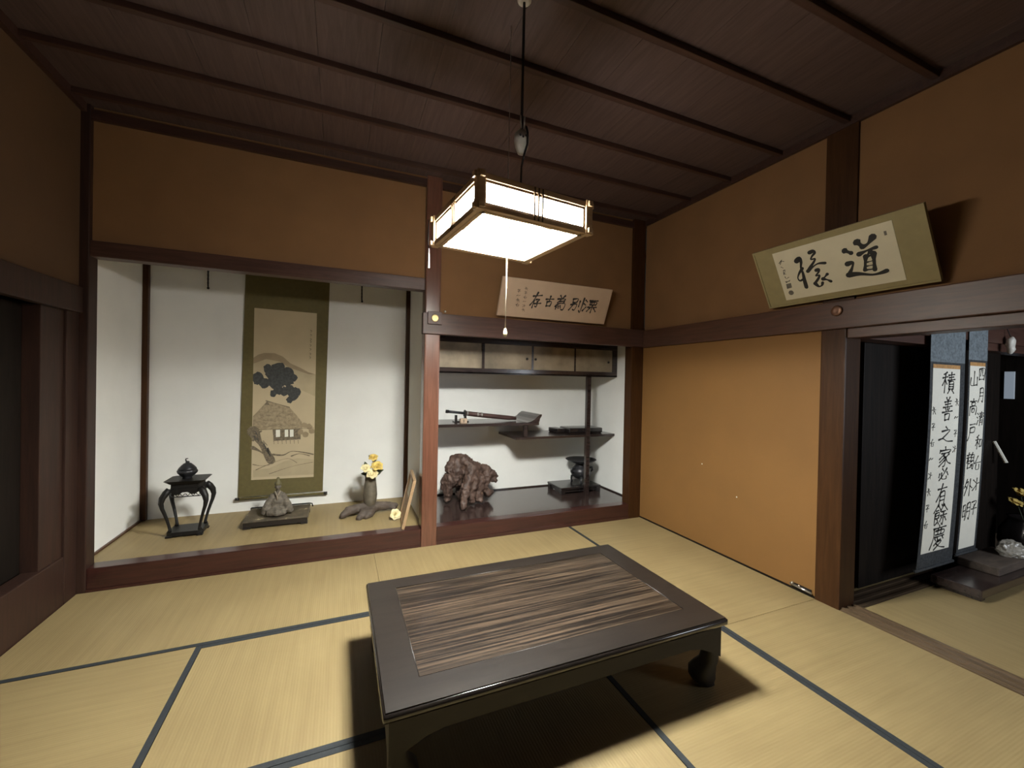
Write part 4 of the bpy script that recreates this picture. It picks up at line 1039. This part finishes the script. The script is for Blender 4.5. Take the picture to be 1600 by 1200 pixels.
# bronze vessel on box stand
QX0, QX1, QY0, QY1 = -0.66, -0.135, 0.52, 0.86
bxs = thing('box_stand', 'flat dark rectangular stand under the bronze vessel', 'stand', (-0.4, 0.64, 0.15))
finish('stand_top', MB().box(QX0, QX1, QY0, QY1, 0.205, 0.228, 0.006), M_LACQ, bxs)
finish('stand_body', MB().box(QX0+0.02, QX1-0.02, QY0+0.02, QY1-0.02, 0.168, 0.206, 0.003), M_LACQ, bxs)
for cx in (QX0+0.03, QX1-0.03):
    for cy in (QY0+0.03, QY1-0.03): finish('leg', MB().box(cx-0.026, cx+0.026, cy-0.026, cy+0.026, 0.15, 0.206, 0.005), M_LACQ, bxs)
UX, UY, UZ = -0.30, 0.70, 0.228
ves = thing('bronze_flower_vessel', 'dark bronze three-legged vessel with a wide flat rim in the bay corner', 'vessel', (UX, UY, UZ))
bowl = finish('bowl', MB().lathe((UX,UY,UZ), [(0.0,0.045),(0.06,0.050),(0.105,0.085),(0.122,0.125),(0.112,0.165),(0.080,0.195),(0.062,0.215),(0.066,0.235)], 32), M_BRONZE, ves, True)
finish('dish', MB().lathe((UX,UY,UZ), [(0.064,0.230),(0.10,0.238),(0.15,0.255),(0.176,0.272),(0.182,0.276),(0.178,0.280),(0.15,0.266),(0.09,0.250),(0.0,0.246)], 36), M_BRONZE, ves, True)
for s_ in (-1, 1): finish('ear', MB().tube([(UX+s_*0.10,UY-0.03,UZ+0.175),(UX+s_*0.138,UY-0.03,UZ+0.178),(UX+s_*0.145,UY-0.03,UZ+0.145),(UX+s_*0.118,UY-0.03,UZ+0.125)], 0.012, 8), M_BRONZE, ves, True)
for k in range(3):
    an = -PI/2+2*PI*k/3-0.5
    c_, s_ = math.cos(an), math.sin(an)
    finish('leg', MB().tube([(UX+c_*0.085,UY+s_*0.085,UZ+0.075),(UX+c_*0.118,UY+s_*0.118,UZ+0.06),(UX+c_*0.122,UY+s_*0.122,UZ+0.025),(UX+c_*0.112,UY+s_*0.112,UZ+0.0)], [0.018,0.014,0.011,0.013], 8), M_BRONZE, ves, True)

# ================================================================== FRAMED CALLIGRAPHY
def framed(name, label, P, margin, m_mount, m_paper, border, loc, ink, depth=0.018):
    t = thing(name, label, 'framed calligraphy', loc)
    W, Hh = P.U.length, P.V.length
    b = MB(); slab(b, P, 0, 1, 0, 1, -depth, 0.0)
    finish('backing', b, m_mount, t)
    f = MB(); e = border
    slab(f, P, 0, 1, 0, e/Hh, 0.0, 0.004); slab(f, P, 0, 1, 1-e/Hh, 1, 0.0, 0.004)
    slab(f, P, 0, e/W, e/Hh, 1-e/Hh, 0.0, 0.004); slab(f, P, 1-e/W, 1, e/Hh, 1-e/Hh, 0.0, 0.004)
    finish('frame', f, m_mount, t)
    ml, mr, mb_, mt2 = margin
    PPp = Plane(P.p(ml/W, mb_/Hh), P.p(1-mr/W, mb_/Hh), P.p(ml/W, 1-mt2/Hh), P.n)
    pb = MB(); slab(pb, PPp, 0, 1, 0, 1, 0.0, 0.0018)
    po = finish('paper', pb, m_paper, t)
    for nm, ib in ink(PPp): finish(nm, ib, M_INK, po)
    return t, PPp, po
R_INK = [([(0.631,0.703),(0.671,0.642)],0.075),([(0.623,0.466),(0.665,0.469),(0.647,0.370),(0.612,0.273)],0.065),([(0.611,0.266),(0.689,0.250),(0.782,0.191),(0.848,0.194),(0.888,0.212)],0.070),([(0.736,0.792),(0.764,0.706)],0.090),([(0.852,0.817),(0.808,0.727),(0.763,0.696)],0.080),([(0.727,0.588),(0.790,0.619),(0.858,0.637)],0.060),([(0.811,0.599),(0.770,0.504)],0.050),([(0.770,0.524),(0.739,0.295)],0.060),([(0.774,0.513),(0.832,0.534)],0.045),([(0.828,0.544),(0.810,0.272)],0.070),([(0.772,0.423),(0.814,0.427)],0.022),([(0.762,0.357),(0.808,0.355)],0.022),([(0.741,0.294),(0.815,0.283)],0.035),([(0.211,0.740),(0.241,0.773),(0.248,0.695),(0.232,0.592),(0.236,0.478),(0.231,0.343),(0.230,0.197)],0.070),([(0.243,0.574),(0.202,0.495),(0.177,0.412),(0.188,0.347),(0.220,0.360)],0.042),([(0.345,0.835),(0.377,0.843),(0.387,0.805),(0.358,0.756),(0.341,0.703),(0.377,0.698),(0.356,0.637),(0.315,0.562),(0.286,0.503)],0.052),([(0.285,0.497),(0.334,0.552),(0.391,0.595),(0.451,0.575)],0.050),([(0.359,0.479),(0.381,0.482),(0.374,0.435),(0.342,0.377),(0.374,0.374),(0.357,0.315),(0.312,0.230)],0.048),([(0.318,0.234),(0.342,0.164),(0.370,0.173),(0.384,0.222)],0.050),([(0.442,0.363),(0.397,0.290)],0.040),([(0.397,0.290),(0.428,0.260),(0.456,0.216)],0.052),([(0.042,0.780),(0.078,0.837),(0.048,0.751)],0.013),([(0.061,0.814),(0.094,0.796)],0.013),([(0.050,0.699),(0.067,0.671)],0.013),([(0.061,0.616),(0.080,0.619),(0.055,0.528),(0.060,0.597)],0.013),([(0.062,0.564),(0.074,0.532)],0.013),([(0.059,0.488),(0.066,0.445),(0.095,0.464)],0.013),([(0.051,0.387),(0.090,0.382)],0.013),([(0.054,0.366),(0.097,0.399)],0.013)]
def ink_right(P):
    W, Hh = P.U.length, P.V.length
    out = [('character', MB()), ('character', MB()), ('inscription', MB())]
    for i, (pts, w) in enumerate(R_INK):
        b = out[0 if i < 13 else 1 if i < 21 else 2][1]
        brush(b, P, [(u*W, v*Hh) for u, v in pts], w*Hh*(1.36 if i < 21 else 1.2), 0.0024+0.00002*i)
    return out
RP = Plane((-0.036, -1.428, 1.996), (-0.036, -2.364, 1.996), (-0.235, -1.396, 2.372), (-0.88, 0, -0.47))
RP = Plane((-0.036, -1.425, 1.996), (-0.036, -2.364, 1.996), (-0.235, -1.385, 2.372), (-0.88, 0, -0.47))
RP.V = Vector((-0.199, 0.0, 0.376)); RP.o = Vector((-0.036, -1.415, 1.996)); RP.U = Vector((0, -0.945, 0))
_, PR, po = framed('framed_calligraphy', 'tilted tan-mounted frame with two big black characters on the right wall', RP, (0.135, 0.140, 0.040, 0.040), M_TANCLOTH, M_PAPER, 0.012, (-0.05, -1.89, 1.985), ink_right)
b = MB()
poly(b, PR, [(0.047,0.336),(0.097,0.340),(0.094,0.244),(0.042,0.233)], 0.0024)
pts = [(0.0705+0.026*math.cos(2*PI*k/14), 0.1415+0.05*math.sin(2*PI*k/14)) for k in range(14)]
poly(b, PR, pts, 0.0024)
poly(b, PR, [(0.932,0.79),(0.950,0.79),(0.950,0.86),(0.932,0.86)], 0.0024)
finish('seal', b, M_INKG, po)
def ink_back(P):
    out = []
    for k, u, v, w, h in (('zon',0.313,0.486,0.096,0.437),('ko',0.427,0.484,0.076,0.308),('i',0.534,0.479,0.108,0.433),('betsu',0.684,0.487,0.138,0.411),('rin',0.818,0.480,0.136,0.388)):
        b = MB(); out.append(('character', b))
        glyph(b, P, k, (u*1.148-0.03)*1.0, v*0.346-0.024, w*1.148*0.95, h*0.346*0.95, 0.0185, 0.0024, 0.12)
    b = MB(); out.append(('inscription', b))
    for i in range(6): glyph(b, P, 'dot%d' % (1+i % 5), 0.208*1.148-0.03+0.008*(i/5), (0.76-0.56*i/5)*0.346-0.024, 0.030, 0.026, 0.0045, 0.0024)
    for i in range(4): glyph(b, P, 'dot%d' % (1+(i*2+1) % 5), 0.150*1.148-0.03+0.008*(i/3), (0.68-0.36*i/3)*0.346-0.024, 0.034, 0.030, 0.0055, 0.0024)
    return out
BPn = Plane((-1.690, -0.030, 2.010), (-0.542, -0.030, 2.010), (-1.690, -0.165, 2.328), (0, -0.92, -0.39))
BPn.o = Vector((-1.678, -0.034, 2.008)); BPn.U = Vector((1.145, 0, 0)); BPn.V = Vector((0, -0.135, 0.318))
framed('framed_calligraphy', 'tilted pale frame with a row of five characters above the shelf bay', BPn, (0.030, 0.030, 0.024, 0.024), M_BROWNPAPER, M_BROWNPAPER, 0.016, (-1.1, -0.05, 2.0), ink_back)

# nail covers and small fittings
nc = thing('nail_cover', 'round brass nail cover on the reddish pillar', 'nail cover', (-2.237, -0.032, 1.932), 'nail covers on the wall rails')
finish('nail_box', MB().box(-2.296, -2.176, -0.050, -0.033, 1.885, 1.992, 0.003), W_TRIMX, nc)
finish('rosette', MB().lathe((0,0,0), [(0.030,0.0),(0.031,0.004),(0.024,0.007),(0.020,0.005),(0.008,0.008),(0.0,0.009)], 22).rot(PI/2, 'X').move((-2.237,-0.050,1.936)), M_BRASS, nc, True)
nd = thing('nail_cover', 'dull round nail cover on the rail under the right frame', 'nail cover', (-0.032, -1.865, 1.91), 'nail covers on the wall rails')
finish('rosette', MB().lathe((0,0,0), [(0.033,0.0),(0.034,0.006),(0.028,0.012),(0.012,0.010),(0.0,0.009)], 22).rot(-PI/2, 'Y').move((-0.033,-1.862,1.912)), M_COPPER, nd, True)
tag(finish('rail_peg', MB().lathe((0,0,0), [(0.008,0.0),(0.009,0.008),(0.005,0.012),(0.0,0.013)], 12).rot(PI/2,'X').move((-2.15,-0.034,2.0)), M_WHITEPL, None, True), 'tiny white peg at the top of the rail by the reddish pillar', 'peg')
tag(finish('rail_peg', MB().tube([(-0.012,-0.040,1.845),(-0.012,-0.040,1.800)], 0.007, 8), M_WHITEPL, None, True), 'tiny white peg in the corner below the right wall rail', 'peg')
lt = thing('floor_bolt', 'small metal bolt latch at the foot of the ochre panel', 'latch', (-0.008, -1.67, 0.02))
finish('latch_plate', MB().box(-0.010, -0.001, -1.735, -1.60, 0.018, 0.046, 0.002), M_IRON, lt)
finish('bolt', MB().tube([(-0.018,-1.60,0.036),(-0.018,-1.745,0.030)], 0.007, 10), M_STEEL, lt, True)
finish('bolt_knob', MB().ball((-0.026,-1.62,0.048), 0.010, sub=2), M_STEEL, lt, True)
finish('screw_head', MB().ball((-0.024,-1.665,0.046), 0.007, sub=2), M_STEEL, lt, True)
pinb = [(-0.8, 0.72, 'upper of the two pins in the ochre panel'), (-1.15, 0.52, 'lower of the two pins in the ochre panel')]
for y_, z_, lb in pinb:
    tag(finish('wall_pin', MB().ball((-0.001,y_,z_), 0.006, 0.6, 1, 1, 2), M_WHITEPL, None, True), 'tiny white '+lb, 'pin', 'pins in the ochre panel')

# ================================================================== NEXT ROOM THINGS
def side_scroll(label, x0, x1, ztop, pz0, pz1, pl, pr, chars, smalls, zfoot):
    """a tall scroll hanging before the dark doors, its foot swung out over the low boards"""
    t = thing('calligraphy_scroll', label, 'scroll', ((x0+x1)/2, -1.97, 0.12), 'calligraphy scrolls in the next room')
    def yy(z): return -1.962
    def xs(z, w=0.10): return -w*max(0.0, (1.45-z)/1.2)**1.7   # the foot is drawn aside
    def sway(mb):
        for v in mb.bm.verts: v.co.x += xs(v.co.z)
        return mb
    def sheet(xa, xb, za, zb, d, seg=20):
        pf = []
        for i in range(seg+1):
            z = za+(zb-za)*i/seg
            pf.append((xa, yy(z)-d-0.0012, z))
        pb = [(xa, y_+0.0012, z_) for _, y_, z_ in pf][::-1]
        b = MB(); F = [b.bm.verts.new(p) for p in pf]; F2 = [b.bm.verts.new((xb, p[1], p[2])) for p in pf]
        B = [b.bm.verts.new((p[0], p[1]+0.0012, p[2])) for p in pf]; B2 = [b.bm.verts.new((xb, p[1]+0.0012, p[2])) for p in pf]
        for i in range(seg):
            b.bm.faces.new([F[i],F2[i],F2[i+1],F[i+1]]); b.bm.faces.new([B[i],B[i+1],B2[i+1],B2[i]])
            b.bm.faces.new([F[i],F[i+1],B[i+1],B[i]]); b.bm.faces.new([F2[i],B2[i],B2[i+1],F2[i+1]])
        b.bm.faces.new([F[0],B[0],B2[0],F2[0]]); b.bm.faces.new([F[-1],F2[-1],B2[-1],B[-1]])
        return b
    finish('mount', sway(sheet(x0, x1, zfoot, pz1+0.045, 0.0)), M_NAVY, t)
    finish('top_cloth', sway(sheet(x0, x1, pz1+0.045, ztop, 0.0)), M_BLUECLOTH, t)['label'] = 'blue-grey brocade upper part'
    finish('gold_band', sway(sheet(pl, pr, pz1, pz1+0.028, 0.002)), M_GOLDBAND, t)
    pap = finish('paper', sway(sheet(pl, pr, pz0, pz1, 0.002)), M_PAPERW, t)
    b = MB()
    P = Plane((pl, -1.962, pz0), (pr, -1.962, pz0), (pl, -1.962, pz1), (0,-1,0))
    for key, u, z, w, h, l_ in chars:
        c_ = MB(); glyph(c_, P, key, u*(pr-pl), z-pz0, w, h, l_, 0.0, 0.08)
        for v in c_.bm.verts: v.co.y = yy(v.co.z)-0.0052
        sway(c_)
        finish('character', c_, M_INK, pap)
    for key, u, z, w, h, l_ in smalls: glyph(b, P, key, u*(pr-pl), z-pz0, w, h, l_, 0.0, 0.08)
    for v in b.bm.verts: v.co.y = yy(v.co.z)-0.0052
    sway(b)
    if smalls: finish('inscription', b, M_INK, pap)
    finish('roller', sway(MB().tube([(x0-0.012, yy(zfoot), zfoot+0.012),(x1+0.012, yy(zfoot), zfoot+0.012)], 0.011, 10)), M_NAVY, t, True)
    return t
S1 = []
zt, zb = 1.62, 0.42
ks = ('seki','zen','no','ie','hitsu','yu','yo','kei')
zs = (1.469,1.276,1.092,0.931,0.806,0.655,0.512,0.356)
hs = (0.165,0.185,0.125,0.150,0.105,0.170,0.165,0.175)
ws = (0.175,0.145,0.195,0.175,0.130,0.140,0.185,0.205)
for k, z, h_, w_ in zip(ks, zs, hs, ws): S1.append((k, 0.56, z, w_*1.02, h_*0.96, 0.0140))
sm = []
for i in range(8): sm.append(('dot%d' % (1+i % 5), 0.08, 1.27-0.115*i, 0.05, 0.05, 0.007))
for i in range(4): sm.append(('dot%d' % (1+(i*3) % 5), 0.91, 1.33-0.115*i, 0.05, 0.05, 0.007))
side_scroll('nearer blue-topped hanging calligraphy scroll with eight large characters in the next room', 0.862, 1.350, 1.965, 0.262, 1.572, 0.895, 1.276, S1, sm, 0.140)
S2 = []
for k, z in zip(('san','kou','to','kaku','soto','mei'), (1.50,1.29,1.10,0.88,0.68,0.50)): S2.append((k, 0.27, z, 0.12, 0.125, 0.0115))
for k, z in zip(('yon','getsu','sei','wa','dot3','dot5','dot2'), (1.54,1.38,1.20,1.02,0.86,0.70,0.52)): S2.append((k, 0.76, z, 0.10, 0.105, 0.0105))
side_scroll('farther, narrower-looking calligraphy scroll with two columns in the next room', 1.405, 1.70, 1.965, 0.225, 1.605, 1.424, 1.665, S2, [], 0.175)

sb = thing('low_board', 'broad dark wooden board lying on the next room mat below the scrolls', 'board', (1.5, -2.06, 0.0))
finish('board_top', MB().box(0.985, 2.05, -2.205, -1.945, 0.030, 0.088, 0.006), W_SHELF, sb)
for x_ in (1.02, 1.95): finish('board_foot', MB().box(x_, x_+0.06, -2.19, -1.96, 0.0017, 0.031, 0.003), W_SHELF, sb)
s2b = tag(finish('wooden_plinth', MB().box(1.40, 1.95, -2.150, -1.930, 0.088, 0.150, 0.008), W_DRIFT), 'smaller grey-brown wooden base on top of the dark board', 'base')
wr = MB().ball((1.825,-2.075,0.190), 0.10, 1.1, 0.68, 0.6, 4)
wr.rough(0.035, 11, 2); wr.rough(0.014, 34, 5)
for v in wr.bm.verts: v.co.z = max(v.co.z, 0.151)
tag(finish('plastic_wrapped_bundle', wr, M_CLEAR), 'shiny crumpled plastic-wrapped bundle on the wooden base', 'bundle')
PX, PY = 2.30, -2.03
pv = thing('flower_jar', 'large black jar at the right edge of the photo holding yellow blossoms', 'jar', (PX, PY, 0.0))
finish('jar_body', MB().lathe((PX,PY,0.0), [(0.0,0.0),(0.11,0.0),(0.15,0.06),(0.172,0.16),(0.165,0.26),(0.13,0.33),(0.115,0.36),(0.125,0.375),(0.10,0.37),(0.0,0.30)], 30), M_LACQ, pv, True)
for i, (dx, dy, dz, lb) in enumerate(((-0.06,-0.02,0.47,'lower left yellow blossom cluster over the black jar'),(0.03,-0.06,0.50,'middle yellow blossom cluster over the black jar'),(0.0,0.05,0.56,'topmost yellow blossom cluster over the black jar'),(-0.10,0.04,0.50,'yellow blossom spray reaching left over the black jar'))):
    c = (PX+dx, PY+dy, dz)
    t = thing('yellow_blossom', lb, 'flower', (PX, PY, 0.36), 'yellow blossoms in the black jar')
    b = MB()
    rn = random.Random(i)
    for k in range(4): petals(b, (c[0]+0.05*(rn.random()-0.5), c[1]+0.05*(rn.random()-0.5), c[2]+0.04*(rn.random()-0.5)), 0.040, 5, 0.9, i*7+k)
    o = finish('blossom', b, M_YEL, t, True); md = o.modifiers.new('solid', 'SOLIDIFY'); md.thickness = 0.0015
    finish('stem', MB().tube([(PX+dx*0.3,PY+dy*0.3,0.31),(c[0],c[1],c[2])], 0.004, 6), M_LEAF, t, True)
mk = MB().ball((2.0,-1.995,1.79), 0.055, 0.55, 0.45, 1.35, 3)
mk.rough(0.018, 16, 4)
mko = tag(finish('hanging_ornament', mk, M_WHITEPL, None, True), 'pale oblong ornament hanging high at the right edge of the photo', 'ornament')
finish('hanging_thread', MB().tube([(2.0,-1.99,1.85),(2.0,-1.957,1.965)], 0.003, 6), M_BLKCORD, mko)
sk_ = MB().tube([(2.2,-1.852,0.985),(2.2,-1.925,0.815)], 0.013, 8)
tag(finish('white_stick', sk_, M_PAPERW), 'thin white stick slanting in the dark right of the scrolls', 'stick')

# room side behind the camera is open; nothing of it shows in the photograph
